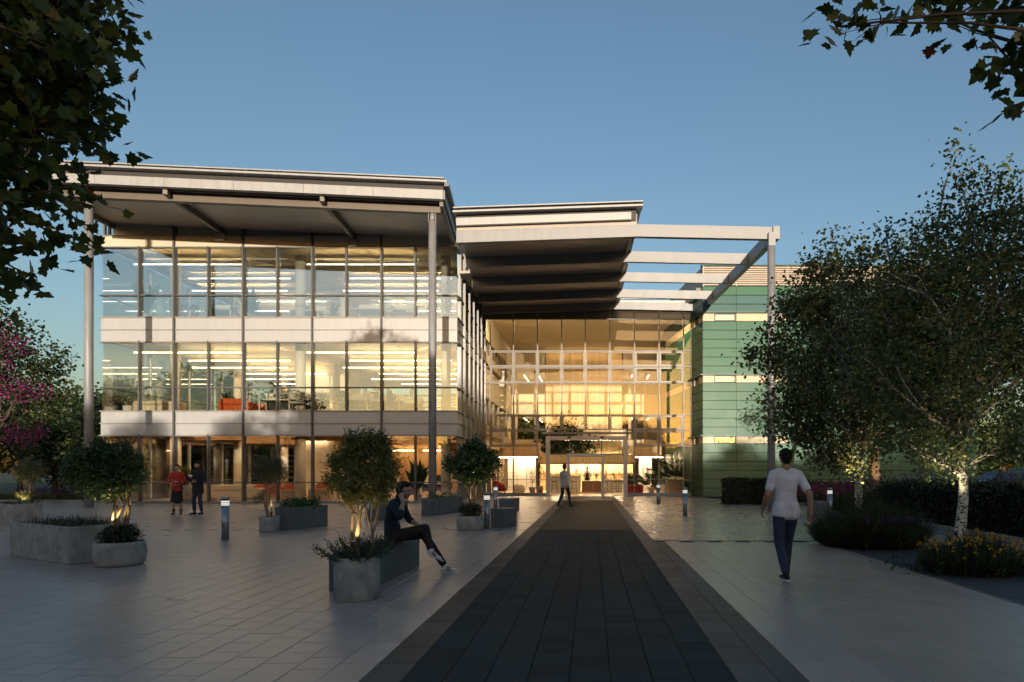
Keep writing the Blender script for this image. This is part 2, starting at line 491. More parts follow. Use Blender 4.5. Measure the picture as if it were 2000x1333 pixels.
# light pavers left and right of the walk
lay(plaza, "light_paver", MT['paver'], [(i, -1.66 + (i + 0.5) * 0.3) for i in range(-60, 0)], 0.3, 0.3, 2.1, NEAR, -0.5, 7.6, limit=300)
plaza_r = sheet("plaza_right", [(1.56, -8), (4.8, -8), (4.8, 13.6), (1.56, 13.6)], -0.020, MT['joint'])
lay(plaza_r, "light_paver_right", MT['paver_r'], [(i, 1.56 + (i + 0.5) * 0.3) for i in range(0, 11)], 0.3, 0.45, 2.25, 13.6, -0.5, 12.0, limit=300)
far_l = sheet("paver_far_field", [(-60, NEAR), (-1.66, NEAR), (-1.66, 37.9), (-6.3, 37.9), (-6.1, 33.0), (-60, 33.0)], -0.002, MT['paver_far'], plaza)
far_r = sheet("paver_far_field_right", [(1.34, 13.68), (6.6, 13.68), (6.6, 21), (9.0, 21), (9.0, 27.5), (6.9, 31), (6.3, 35.7), (5.95, 37.9), (1.34, 37.9)], -0.002, MT['paver_r_far'], plaza)
# dark walk to the entrance
walk = sheet("entrance_walk", [(-1.66, -8), (1.56, -8), (1.56, 38), (-1.66, 38)], -0.019, MT['dark_joint'])
lay(walk, "dark_paver", MT['dark_paver'], [(i, -1.36 + (i + 0.5) * 0.3) for i in range(8)], 0.3, 0.3, 2.1, NEAR, -0.21, 12.5, limit=300)
sheet("dark_paver_far_field", [(-1.36, NEAR), (1.04, NEAR), (1.04, 37.6), (-1.36, 37.6)], -0.001, MT['dark_paver_far'], walk)
lay(walk, "brown_paver", MT['band'], [(0, -1.51)], 0.3, 0.45, 2.25, 37.8, 0, 24.0, part="border_paver")
lay(walk, "brown_paver_right", MT['band_r'], [(0, 1.19)], 0.3, 0.45, 2.25, 37.8, 0, 24.0, part="border_paver")
lay(walk, "brown_paver_outer", MT['band_r'], [(1, 1.45)], 0.22, 0.45, 2.25, 13.5, 0.3, 24.0, part="border_paver")
# slot drain across the right of the plaza
dr = empty("slot_drain", (0, 13.63, 0), label="dark slot drain across the paving right of the walk", cat="drain")
MB().box(1.60, 6.6, -0.035, -0.012, -0.01, 0.003).box(1.60, 6.6, 0.012, 0.035, -0.01, 0.003).build("rim", MT['alu_dark'], dr)
MB().box(1.60, 6.6, -0.012, 0.012, -0.012, -0.008).build("slot", MT['black'], dr)
# right-hand bed strip, side path, kerbs
sheet("planting_strip", [(4.8, -8), (6.7, -8), (6.7, 13.6), (4.8, 13.6)], 0.001, MT['asphalt'])
sheet("side_path", [(6.7, -8), (9.0, -8), (9.0, 21), (6.6, 21), (6.6, 13.68), (6.7, 13.6)], 0.003, MT['side_paving'])
k = empty("kerb", (0, 0, 0), kind='structure')
for i in range(26):
    y0 = -6 + i * 1.0
    MB().cbox(9.0, 9.12, y0 + 0.004, y0 + 0.996, -0.05, 0.09, 0.012).build("kerb_stone", MT['concrete'], k)
k2 = empty("kerb_edging", (0, 0, 0), kind='structure')
for i in range(16):
    y0 = -2.4 + i * 1.0
    MB().cbox(4.80, 4.86, y0 + 0.004, y0 + 0.996, -0.05, 0.006, 0.003).build("kerb_stone", MT['concrete_dark'], k2)
# ------------------------------------------------------------------ left office wing
WX0, WX1, WY0, WY1 = -22.54, -6.16, 29.2, 45.0
BAY = 3.17
PRIM = [-19.15 + BAY * i for i in range(4)]                   # full-height fins
SEC = [-20.77 + BAY * i for i in range(5)]                    # fins in the window bands only
wing = empty("office_wing", ((WX0 + WX1)/2, WY0, 0), label="three storey glass office wing with pale spandrel bands and overhanging metal roof", cat="building")
wing.location = (0, 0, 0)
def wp(name, mb, mat, bevel=0.0, parent=None): return mb.build(name, mat, parent or wing, bevel)

BANDS = [(0.10, 3.12), (4.24, 7.42), (8.55, 11.76)]           # window bands
TRANS = [0.96, 5.33, 9.57]
SPAN = [(3.12, 4.24), (7.42, 8.55)]
edges = [WX0] + PRIM + [WX1]
cells = sorted([WX0] + PRIM + SEC + [WX1])
# glass panes, one object each
for b, (z0, z1) in enumerate(BANDS):
    for i in range(len(cells) - 1):
        x0, x1 = cells[i] + 0.02, cells[i+1] - 0.02
        for (q0, q1) in ((z0, TRANS[b] - 0.02), (TRANS[b] + 0.02, z1)):
            wp("glass_pane", MB().box(x0, x1, WY0 + 0.05, WY0 + 0.062, q0, q1), MT[('glass_g', 'glass_m', 'glass')[b]])
    wp("transom", MB().box(WX0 - 0.06, WX1 + 0.02, WY0 - 0.04, WY0 + 0.10, TRANS[b] - 0.025, TRANS[b] + 0.025), MT['fin'])
# fins
for x in PRIM:
    wp("mullion_fin", MB().box(x - 0.035, x + 0.035, WY0 - 0.14, WY0 + 0.14, 0.10, 12.75), MT['fin'])
for x in SEC:
    for (z0, z1) in BANDS:
        wp("mullion_fin", MB().box(x - 0.03, x + 0.03, WY0 - 0.10, WY0 + 0.12, z0 - 0.01, z1 + 0.05), MT['fin'])
# spandrel panels in two courses with trims
for (z0, z1) in SPAN:
    zm = (z0 + z1) / 2
    for i in range(len(edges) - 1):
        a = edges[i] + (0.04 if i else 0); b = edges[i+1] - (0.04 if i < len(edges) - 2 else 0)
        for (q0, q1) in ((z0 + 0.03, zm - 0.015), (zm + 0.015, z1 - 0.03)):
            wp("spandrel_panel", MB().cbox(a, b, WY0 - 0.03, WY0 + 0.12, q0, q1, 0.006), MT['spandrel'])
    for z in (z0, zm, z1):
        wp("trim", MB().box(WX0 - 0.05, WX1 + 0.05, WY0 - 0.075, WY0 + 0.1, z - 0.03, z + 0.03 if z != zm else z + 0.012), MT['trim'])
# upper fascia: one course flush, one set back under the soffit
for i in range(len(edges) - 1):
    a = edges[i] + (0.04 if i else 0); b = edges[i+1] - (0.04 if i < len(edges) - 2 else 0)
    wp("fascia_panel", MB().cbox(a, b, WY0 - 0.03, WY0 + 0.12, 11.80, 12.28, 0.006), MT['spandrel_top'])
    wp("fascia_panel", MB().cbox(max(a, WX0 + 0.45), b - (0.3 if i == len(edges)-2 else 0), WY0 + 0.10, WY0 + 0.2, 12.30, 13.2, 0.006), MT['spandrel_top'])
for z in (11.78, 12.30):
    wp("trim", MB().box(WX0 - 0.05, WX1 + 0.05, WY0 - 0.075, WY0 + 0.1, z - 0.022, z + 0.022), MT['trim'])
# base plinth
wp("plinth", MB().box(WX0, WX1, WY0 - 0.06, WY0 + 0.15, -0.05, 0.10), MT['alu_dark'])
# floors and ceilings
for k_, (z0, z1) in enumerate(((-0.04, 0.06), (3.45, 4.26), (7.75, 8.57))):
    wp("floor_slab", MB().box(WX0 + 0.14, WX1 - 0.14, WY0 + 0.14, WY1 - 0.1, z0 + (0 if k_ == 0 else 0.25), z1), MT['woodfloor'] if k_ == 0 else MT['carpet'])
for k_, z in enumerate((3.42, 7.70, 11.95)):
    wp("ceiling", MB().box(WX0 + 0.3, WX1 - 0.3, WY0 + 0.25, WY1 - 0.25, z, z + 0.12), MT['wood'] if k_ == 0 else MT['ceiling'])
# timber baffles under the ground floor ceiling
MT['baffle'] = M("timber_baffle", (0.34, 0.19, 0.09), 0.5, 0, 0.2, 3, stretch=(0.2, 1, 1), isl=0.1)
for i in range(26):
    y = WY0 + 0.6 + i * 0.55
    wp("ceiling_baffle", MB().box(WX0 + 0.5, WX1 - 0.5, y, y + 0.06, 3.22, 3.42), MT['baffle'])
# ceiling rafts on the upper floors: long pale boards under the slab
MT['raft'] = M("ceiling_raft", (0.70, 0.66, 0.58), 0.6, 0, 0.03)
for z, n in ((11.95, 7),):
    for i in range(n):
        y = WY0 + 1.2 + i * 1.9
        for (a, b) in ((WX0 + 1.2, -14.6), (-13.4, WX1 - 0.9)):
            wp("ceiling_raft", MB().box(a, b, y, y + 0.75, z - 0.34, z - 0.27), MT['raft'])
            for xx in (a + 0.5, (a + b)/2, b - 0.5):
                wp("raft_hanger", MB().box(xx - 0.01, xx + 0.01, y + 0.36, y + 0.38, z - 0.27, z), MT['white'])
# interior columns
for x in (-20.3, -14.2, -7.1):
    for y in (31.0, 36.5, 42.0):
        for (z0, z1) in ((0.06, 3.42), (4.26, 7.7), (8.57, 11.95)):
            wp("round_column", MB().lathe([(0.24, z0), (0.24, z1)], 20, (x, y, 0)), MT['col_in'])
# solid core (stairs and lifts) and rear facade
for (z0, z1) in ((0.06, 3.42), (4.26, 7.7)):
    wp("core_wall", MB().box(-17.2, -14.9, 36.9, 41.0, z0, z1), MT['col_in'])
for (z0, z1) in ((0.10, 3.12), (4.24, 7.42), (8.55, 11.76)):
    n = 10
    for i in range(n):
        x0 = WX0 + (WX1 - WX0) * i / n; x1 = WX0 + (WX1 - WX0) * (i + 1) / n
        wp("rear_pane", MB().box(x0 + 0.1, x1 - 0.1, WY1 - 0.06, WY1 - 0.05, z0, z1), MT['glass_clear'])
        wp("rear_post", MB().box(x0 - 0.10, x0 + 0.10, WY1 - 0.2, WY1, z0 - 0.02, z1 + 0.02), MT['white'])
        if z0 < 8:
            for j in range(6):
                zz = z0 + 0.5 + j * (z1 - z0 - 0.7) / 6
                wp("rear_louvre", MB().box(x0 + 0.1, x1 - 0.1, WY1 + 0.25, WY1 + 0.45, zz, zz + 0.12), MT['slat'])
for (z0, z1) in SPAN + [(11.8, 12.9)]:
    wp("rear_spandrel", MB().box(WX0, WX1, WY1 - 0.12, WY1 - 0.001, z0 - 0.02, z1 + 0.02), MT['spandrel'])
# left end: glass and spandrels
for b, (z0, z1) in enumerate(BANDS):
    for i in range(5):
        y0 = WY0 + 0.08 + i * 3.14; y1 = y0 + 3.1
        wp("end_pane", MB().box(WX0 + 0.03, WX0 + 0.042, y0, y1, z0, z1), MT['glass_clear'])
        if i: wp("end_mullion", MB().box(WX0 - 0.06, WX0 + 0.1, y0 - 0.06, y0 + 0.02, z0, z1), MT['white'])
    wp("end_rail", MB().box(WX0 - 0.02, WX0 + 0.08, WY0 + 0.1, WY1 - 0.2, TRANS[b] - 0.02, TRANS[b] + 0.02), MT['trim'])
for (z0, z1) in SPAN + [(11.80, 12.28)]:
    wp("end_spandrel", MB().box(WX0 + 0.002, WX0 + 0.15, WY0 + 0.121, WY1 - 0.13, z0 + 0.03, z1 - 0.03), MT['spandrel'])

# return facade towards the court (slightly splayed)
A = Vector((WX1, WY0, 0)); B = Vector((-6.44, 38.0, 0)); RD = (B - A).normalized(); RL = (B - A).length
RN = Vector((RD.y, -RD.x, 0))                                  # outward, towards the court
def ret_box(mb, u0, u1, n0, n1, z0, z1):
    q = [A + RD*u0 + RN*n0, A + RD*u1 + RN*n0, A + RD*u1 + RN*n1, A + RD*u0 + RN*n1]
    mb.hexa([(p.x, p.y, z0) for p in q], [(p.x, p.y, z1) for p in q]); return mb
NR = 6
for b, (z0, z1) in enumerate(BANDS):
    for i in range(NR):
        u0 = 0.1 + (RL - 0.1) * i / NR; u1 = 0.1 + (RL - 0.1) * (i + 1) / NR
        for (q0, q1) in ((z0, TRANS[b]), (TRANS[b], z1)):
            wp("return_pane", ret_box(MB(), u0 + 0.03, u1 - 0.03, -0.06, -0.05, q0 + 0.02, q1 - 0.02), MT['glass'])
        wp("return_mullion", ret_box(MB(), u1 - 0.035, u1 + 0.035, -0.1, 0.12, z0 - 0.6 if b else z0, z1 + 0.5), MT['alu_dark'])
        um = (u0 + u1) / 2
        wp("return_mullion", ret_box(MB(), um - 0.02, um + 0.02, -0.09, 0.04, z0, z1), MT['alu_dark'])
    wp("return_rail", ret_box(MB(), 0.1, RL, -0.08, 0.07, TRANS[b] - 0.03, TRANS[b] + 0.03), MT['alu_dark'])
for (z0, z1) in SPAN + [(11.80, 12.28)]:
    zm = (z0 + z1) / 2
    for i in range(NR):
        u0 = 0.12 + (RL - 0.12) * i / NR; u1 = 0.12 + (RL - 0.12) * (i + 1) / NR
        for (q0, q1) in ((z0 + 0.03, zm - 0.012), (zm + 0.012, z1 - 0.03)):
            wp("return_spandrel", ret_box(MB(), u0 + 0.045, u1 - 0.045, -0.12, 0.0, q0, q1), MT['spandrel'])
    for z in (z0, zm, z1):
        wp("return_trim", ret_box(MB(), 0.055, RL, -0.11, 0.06, z - 0.026, z + 0.01), MT['trim'])

# roof of the wing: rises 0.095 m per metre to the rear, falls to the right
def rz_(x, y): return 12.86 + 0.022 * (y - 29.2) - 0.0445 * (x + 22.2)
RF, RB = 24.55, 47.0
def rx(side, y):
    t = (y - RF) / (29.2 - RF)
    return (-21.85 - 0.20 * t) if side == 0 else (-5.72 - 0.52 * t)
def slab_poly(y0, y1, dz0, dz1, ex0=0.0, ex1=0.0):
    c = [(rx(0, y0) - ex0, y0), (rx(1, y0) + ex1, y0), (rx(1, y1) + ex1, y1), (rx(0, y1) - ex0, y1)]
    return MB().hexa([(x, y, rz_(x, y) + dz0) for x, y in c], [(x, y, rz_(x, y) + dz1) for x, y in c])
roof = wp("roof", slab_poly(RF + 0.08, RB, 0.0, 0.30), MT['soffit'])
def front_piece(a, b, y0, y1, dz0, dz1):
    q = [(a, y0), (b, y0), (b, y1), (a, y1)]
    return MB().hexa([(x, y, rz_(x, y) + dz0) for x, y in q], [(x, y, rz_(x, y) + dz1) for x, y in q])
NF = 6
for i in range(NF):
    a = -21.85 + 16.13 * i / NF; b = -21.85 + 16.13 * (i + 1) / NF
    wp("fascia_beam", front_piece(a + 0.006, b - 0.006, RF - 0.08, RF + 0.075, -0.05, 0.30), MT['alu'], parent=roof)
    wp("gutter_lip", front_piece(a - (0.2 if i == 0 else -0.004), b + (0.2 if i == NF - 1 else -0.004), RF - 0.30, RF + 0.30, 0.525, 0.60), MT['alu'], parent=roof)
wp("fascia_seal", slab_poly(RF - 0.02, RF + 0.07, -0.085, -0.055), MT['black'], parent=roof)
wp("gutter_back", slab_poly(RF + 0.02, RF + 0.3, 0.305, 0.52), MT['recess'], parent=roof)
wp("upstand", slab_poly(RF + 0.1, RF + 0.35, 0.605, 0.76, 0.1, 0.0), MT['recess'], parent=roof)
wp("roof_sheet", slab_poly(RF - 0.05, RB, 0.765, 0.81, 0.12, 0.02), MT['alu'], parent=roof)
# right verge
def verge(x_off0, x_off1, z0, z1, y0, y1):
    q0 = [(rx(1, y0) + x_off0, y0), (rx(1, y0) + x_off1, y0), (rx(1, y1) + x_off1, y1), (rx(1, y1) + x_off0, y1)]
    return MB().hexa([(x, y, rz_(rx(1, y), y) + z0) for x, y in q0], [(x, y, rz_(rx(1, y), y) + z1) for x, y in q0])
wp("verge_beam", verge(0.005, 0.06, -0.05, 0.30, RF - 0.06, 40), MT['steel'], parent=roof)
wp("verge_lip", verge(0.065, 0.24, 0.36, 0.52, RF - 0.29, 40), MT['alu_dark'], parent=roof)
# rafters, purlins, edge beams under the soffit
def under(p, q, w, h, name="rafter"):
    a = Vector((p[0], p[1], rz_(*p) - h/2 - 0.004)); b = Vector((q[0], q[1], rz_(*q) - h/2 - 0.004))
    return wp(name, MB().beam(a, b, w, h), MT['rafter'], parent=roof)
for x in (-16.55, -10.45):
    under((x, RF + 0.09), (x - 0.1, 25.0), 0.16, 0.26)
    under((x - 0.15, 25.36), (x - 0.45, WY0 + 0.06), 0.16, 0.26)
    o = wp("bracket", MB().box(x - 0.66, x - 0.26, WY0 - 0.25, WY0 + 0.09, rz_(x, WY0) - 0.55, rz_(x, WY0) - 0.27), MT['soffit'], parent=roof)
under((rx(0, RF) + 0.1, RF + 0.09), (rx(0, WY0) + 0.1, WY0), 0.14, 0.22, "edge_beam")
under((rx(1, RF) - 0.1, RF + 0.09), (rx(1, WY0) - 0.1, WY0), 0.14, 0.26, "edge_beam")
under((-21.6, 25.18), (-5.95, 25.18), 0.24, 0.36, "purlin")
under((-21.6, 24.85), (-5.95, 24.85), 0.05, 0.06, "purlin")
# corner struts between wall head and roof
wp("roof_strut", MB().box(WX0 + 0.08, WX0 + 0.16, WY0 + 0.0, WY0 + 0.12, 12.33, 13.1).box(WX0 + 0.30, WX0 + 0.38, WY0 + 0.0, WY0 + 0.12, 12.33, 13.1), MT['alu_dark'])
wp("roof_strut", MB().box(WX1 - 0.22, WX1 - 0.14, WY0, WY0 + 0.12, 12.33, 12.85), MT['alu'])
# two slender front columns
for x in (-19.93, -6.30):
    zt = rz_(x, 25.18) - 0.37
    c = wp("front_column", MB().lathe([(0.155, 0.02), (0.155, zt - 0.32)], 28, (x, 25.18, 0)), MT['steel'])
    wp("column_head", MB().lathe([(0.10, zt - 0.32), (0.10, zt)], 20, (x, 25.18, 0)).box(x - 0.15, x - 0.13, 25.1, 25.26, zt - 0.34, zt).box(x + 0.13, x + 0.15, 25.1, 25.26, zt - 0.34, zt), MT['steel'], parent=c)
    wp("column_foot", MB().lathe([(0.12, -0.02), (0.12, 0.6)], 24, (x, 25.18, 0)) if False else MB().lathe([(0.24, -0.02), (0.24, 0.025), (0.17, 0.03)], 24, (x, 25.18, 0)), MT['steel'], parent=c)

# ------------------------------------------------------------------ entrance canopy
canopy = empty("entrance_canopy", (0, 0, 0), label="steel entrance canopy, half roofed, with open beams on one tall column", cat="canopy")
def cp(name, mb, mat, parent=None): return mb.build(name, mat, parent or canopy)
def cz(x, y):      # underside of the beams
    z = 9.92 + 0.078 * (y - 22.9)
    return z - 0.035 * abs(x - 1.65) if x < 1.65 else z - 0.02 * (x - 1.65)
def clx(y): return -4.85 - 0.112 * (y - 22.9)
CY = [22.9, 26.5, 30.2, 34.1, 37.7]
BH = 0.44
for i, y in enumerate(CY):
    w = 0.16 if i else 0.2
    xl, xm, xr = clx(y), 1.65, (6.5 if i < 4 else 6.0)
    for a, b in ((xl, xm), (xm, xr)):
        za, zb = cz(a, y), cz(b, y)
        mb = MB()
        mb.hexa([(a, y - w/2, za), (b, y - w/2, zb), (b, y + w/2, zb), (a, y + w/2, za)],
                [(a, y - w/2, za + BH), (b, y - w/2, zb + BH), (b, y + w/2, zb + BH), (a, y + w/2, za + BH)])
        cp("roof_beam", mb, MT['steel'])
# side girder on the open side
g = [(6.5, 22.7), (6.62, 22.7), (6.62, 36.2), (6.5, 36.2)]
cp("side_girder", MB().hexa([(x + (0.01 if x < 6.55 else 0.12), y, cz(6.5, y) - 0.01) for x, y in g], [(x + (0.01 if x < 6.55 else 0.12), y, cz(6.5, y) + BH + 0.01) for x, y in g]), MT['steel'])
# roof deck over the left half
def cslab(y0, y1, x1, dz0, dz1, xl_off=0.0):
    c = [(clx(y0) + xl_off, y0), (x1, y0), (x1, y1), (clx(y1) + xl_off, y1)]
    return MB().hexa([(x, y, cz(min(x, 1.65), y) + BH + dz0) for x, y in c], [(x, y, cz(min(x, 1.65), y) + BH + dz1) for x, y in c])
deck = cp("roof_deck", cslab(22.82, 37.9, 1.60, 0.004, 0.12), MT['soffit'])
q_ = [(-6.12, 29.35), (clx(29.35) - 0.005, 29.35), (clx(36.6) - 0.005, 36.6), (-6.35, 36.6)]
cp("deck_infill", MB().hexa([(x, y, cz(x, y) + BH + 0.03) for x, y in q_], [(x, y, cz(x, y) + BH + 0.15) for x, y in q_]), MT['soffit'], deck)
cp("deck_fascia", cslab(22.60, 22.80, 1.42, 0.13, 0.39), MT['alu'], deck)
cp("gutter_back", cslab(22.75, 23.0, 1.60, 0.125, 0.53), MT['recess'], deck)
cp("gutter_lip", cslab(22.40, 23.0, 1.82, 0.535, 0.60, -0.1), MT['alu'], deck)
cp("upstand", cslab(22.70, 23.0, 1.72, 0.605, 0.73), MT['recess'], deck)
cp("roof_sheet", cslab(22.55, 38.4, 1.84, 0.735, 0.775, -0.1), MT['alu'], deck)
for (y0, y1) in zip(CY[:-1], CY[1:]):
    v = [(1.605, y0 + 0.12), (1.66, y0 + 0.12), (1.66, y1 - 0.1), (1.605, y1 - 0.1)]
    cp("deck_edge", MB().hexa([(x, y, cz(1.6, y) + BH - 0.02) for x, y in v], [(x, y, cz(1.6, y) + BH + 0.5) for x, y in v]), MT['steel'], deck)
    v = [(1.42, y0 + 0.12), (1.46, y0 + 0.12), (1.46, y1 - 0.1), (1.42, y1 - 0.1)]
    cp("edge_trim", MB().hexa([(x, y, cz(1.6, y) + BH - 0.16) for x, y in v], [(x, y, cz(1.6, y) + BH + 0.002) for x, y in v]), MT['soffit'], deck)
zt = cz(6.5, 22.9)
c = cp("canopy_column", MB().lathe([(0.135, 0.02), (0.135, zt - 0.28)], 28, (6.45, 22.75, 0)), MT['steel'])
cp("column_head", MB().box(6.33, 6.57, 22.64, 22.86, zt - 0.28, zt + 0.2), MT['steel'], c)
cp("column_foot", MB().lathe([(0.22, -0.01), (0.22, 0.03), (0.15, 0.04)], 24, (6.45, 22.75, 0)), MT['steel'], c)
# ------------------------------------------------------------------ atrium
AY = 38.0
def ax(x): return (x - HX) * AY / F_PX
def az(y): return EYE + (HY - y) * AY / F_PX
atrium = empty("glazed_atrium", (0, 0, 0), label="tall glazed atrium lit warm from inside, with gridded window wall and entrance portal", cat="building")
def ap(name, mb, mat, parent=None, bevel=0.0): return mb.build(name, mat, parent or atrium, bevel)
MX = [ax(v) for v in (945, 958, 1003, 1050, 1097, 1143, 1191, 1239, 1287, 1335, 1350)]
ROWS = [az(v) for v in (602, 624, 686, 717, 749, 811, 841, 872, 962)]
MT['amull'] = M("atrium_mullion", (0.24, 0.21, 0.175), 0.5, 0.1, 0.06)
MT['pale_frame'] = M("pale_window_frame", (0.36, 0.32, 0.275), 0.5, 0.0, 0.05)
MT['portal'] = M("pale_portal_frame", (0.62, 0.55, 0.49), 0.45, 0.0, 0.05)
MT['opaque'] = M("opaque_glass_panel", (0.16, 0.135, 0.11), 0.15, 0.0, 0.05)
PX0, PX1 = ax(1070), ax(1222)                                   # entrance portal
for i in range(len(MX) - 1):
    x0, x1 = MX[i] + 0.025, MX[i+1] - 0.025
    for r in range(len(ROWS) - 1):
        z1, z0 = ROWS[r] - 0.02, ROWS[r+1] + 0.02
        inside = x1 > PX0 and x0 < PX1
        if r == 0:
            ap("head_panel", MB().box(x0, x1, AY, AY + 0.04, z0, z1), MT['opaque']); continue
        segs = [(x0, x1)]
        if inside and r >= 6:
            segs = []
            if x0 < PX0 - 0.1: segs.append((x0, PX0 - 0.1))
            if x1 > PX1 + 0.1: segs.append((PX1 + 0.1, x1))
        for a, b in segs:
            zz = [(z0, z1)] if r < 7 else [(z0 + 0.12, az(937) - 0.02), (az(937) + 0.02, z1)]
            for q0, q1 in zz:
                ap("glass_pane", MB().box(a, b, AY + 0.01, AY + 0.022, q0, q1), MT['glass_atrium'])
        if r in (2, 3, 5, 6) and 1 <= i <= 8 and segs and not (inside and r == 6):
            w = 0.085 if i >= 7 else 0.06; f = MB()
            a, b = x0 + 0.02, x1 - 0.02; c, d = z0 + 0.02, z1 - 0.02
            f.box(a, b, AY - 0.05, AY + 0.005, c, c + w).box(a, b, AY - 0.05, AY + 0.005, d - w, d).box(a, a + w, AY - 0.05, AY + 0.005, c + w, d - w).box(b - w, b, AY - 0.05, AY + 0.005, c + w, d - w)
            ap("window_frame", f, MT['pale_frame'] if i >= 7 else MT['amull'])
for i, x in enumerate(MX):
    z0 = 0.1 if not (PX0 - 0.1 < x < PX1 + 0.1) else az(850)
    ap("mullion", MB().box(x - 0.03, x + 0.03, AY - 0.10, AY + 0.10, z0, ROWS[0] + 0.3), MT['amull'])
for r, z in enumerate(ROWS[1:-1]):
    if r + 1 >= 6:
        for a, b in ((MX[0], PX0 - 0.12), (PX1 + 0.12, MX[-1])):
            ap("transom", MB().box(a, b, AY - 0.06, AY + 0.08, z - 0.022, z + 0.022), MT['amull'])
    else:
        ap("transom", MB().box(MX[0], MX[-1], AY - 0.06, AY + 0.08, z - 0.022, z + 0.022), MT['amull'])
for a, b in ((MX[0], PX0 - 0.12), (PX1 + 0.12, MX[-1])):
    ap("transom", MB().box(a, b, AY - 0.06, AY + 0.08, az(937) - 0.02, az(937) + 0.02), MT['amull'])
    ap("plinth", MB().box(a, b, AY - 0.10, AY + 0.12, -0.03, az(964) + 0.03), MT['steel'])
# roof of the atrium behind the canopy
ap("roof", MB().box(-7.1, 6.2, AY + 0.15, 62, 11.35, 11.5), MT['ceiling'])
ap("roof_edge", MB().box(1.7, 6.0, AY + 0.2, AY + 0.4, 11.55, 11.75).box(1.7, 6.0, AY + 0.6, AY + 0.7, 11.95, 12.15), MT['alu'])
# entrance portal
pz1 = az(853)
ap("portal_frame", MB().box(PX0 - 0.10, PX0 + 0.14, AY - 0.35, AY + 0.2, 0.0, pz1).box(PX1 - 0.14, PX1 + 0.10, AY - 0.35, AY + 0.2, 0.0, pz1).box(PX0 + 0.14, PX1 - 0.14, AY - 0.35, AY + 0.2, pz1 - 0.22, pz1), MT['portal'])
ap("portal_rail", MB().box(PX0 - 0.3, PX1 + 0.3, AY - 0.45, AY - 0.36, pz1 + 0.12, pz1 + 0.24), MT['amull'])
zr = az(888)
ap("portal_transom", MB().box(PX0 + 0.14, PX1 - 0.14, AY - 0.02, AY + 0.06, zr - 0.04, zr + 0.04), MT['amull'])
for x in (ax(1113), ax(1175)):
    ap("portal_post", MB().box(x - 0.03, x + 0.03, AY - 0.02, AY + 0.06, zr + 0.04, pz1 - 0.22), MT['amull'])
for a, b in ((PX0 + 0.16, ax(1113) - 0.04), (ax(1113) + 0.04, ax(1175) - 0.04), (ax(1175) + 0.04, PX1 - 0.16)):
    ap("glass_pane", MB().box(a, b, AY + 0.01, AY + 0.022, zr + 0.05, pz1 - 0.23), MT['glass_clear'])
for a, b in ((PX0 + 0.16, ax(1109)), (ax(1179), PX1 - 0.16)):
    ap("door_leaf", MB().box(a, b, AY + 0.01, AY + 0.022, 0.02, zr - 0.05), MT['glass_clear'])
# free-standing pale door surround in front of the opening
dx0, dx1 = ax(1111), ax(1177)
ap("door_surround", MB().box(dx0 - 0.09, dx0 + 0.09, AY - 0.9, AY - 0.30, 0.0, zr + 0.03).box(dx1 - 0.09, dx1 + 0.09, AY - 0.9, AY - 0.30, 0.0, zr + 0.03).box(dx0 + 0.09, dx1 - 0.09, AY - 0.9, AY - 0.30, zr - 0.15, zr + 0.03), MT['portal'], bevel=0.01)
ap("threshold_mat", MB().box(dx0 - 0.6, dx1 + 0.6, AY - 0.9, AY + 1.5, 0.0, 0.012), MT['wood'])
for x in (ax(1112), ax(1176)):
    ap("door_sensor", MB().cbox(x - 0.12, x + 0.12, AY - 0.45, AY - 0.36, pz1 - 0.12, pz1 - 0.03, 0.02), MT['black'])
# floor, walls and galleries inside
ap("floor", MB().box(-6.3, 6.0, AY + 0.13, 62, -0.03, 0.015), MT['woodfloor'])
ap("rear_wall", MB().box(-12, 12, 61.5, 61.7, 0.02, 11.35), MT['ceiling'])
BF = 52.0
for (x0, x1, tagn) in ((-12.0, -3.82, 0), (2.58, 9.0, 1)):
    for (z0, z1) in ((2.95, 4.05), (6.05, 7.75), (9.7, 11.3)):
        n = 5
        for i in range(n):
            a = x0 + (x1 - x0) * i / n; b = x0 + (x1 - x0) * (i + 1) / n
            ap("gallery_panel", MB().cbox(a + 0.01, b - 0.01, BF, BF + 0.08, z0, z1, 0.006), MT['ceiling'])
        ap("gallery_slab", MB().box(x0, x1, BF + 0.1, 61.4, z0, z0 + 0.5), MT['white'])
        ap("gallery_rail", MB().box(x0, x1, BF - 0.03, BF + 0.1, z1 + 0.005, z1 + 0.05), MT['amull'])
    for i in range(5):
        x = x0 + (x1 - x0) * (i + 0.5) / 5
        ap("gallery_post", MB().box(x - 0.12, x + 0.12, BF + 1.0, BF + 1.3, 0.02, 11.3), MT['wood'])
# left inner wall: court side windows of the wing carried on indoors
for (z0, z1) in ((2.95, 4.05), (6.05, 7.75), (9.7, 11.3)):
    ap("side_gallery_panel", MB().box(-6.62, -6.5, AY + 0.3, BF - 0.05, z0, z1), MT['ceiling'])
for i in range(7):
    y = AY + 0.6 + i * 2.1
    ap("side_post", MB().box(-6.70, -6.52, y, y + 0.12, 0.02, 11.3), MT['amull'])
ap("side_wall", MB().box(-6.95, -6.80, AY + 0.3, 61.4, 0.02, 11.3), MT['ceiling'])
# central timber tower: every batten a piece
tower = ap("tower_core", MB().box(-3.74, 2.5, BF + 0.12, 58, 2.62, 11.3), MT['wood'])
me = MB().box(-0.035, 0.035, -0.05, 0.05, 0, 1.0)
bat = None
for i in range(58):
    x = -3.70 + 6.16 * i / 57
    if bat is None:
        bat = me.build("timber_batten", MT['slat'], tower); o = bat
    else:
        o = bat.copy(); COL.objects.link(o); o.parent = tower
    o.location = (x, BF + 0.06, 2.55); o.scale = (1, 1, 8.7)
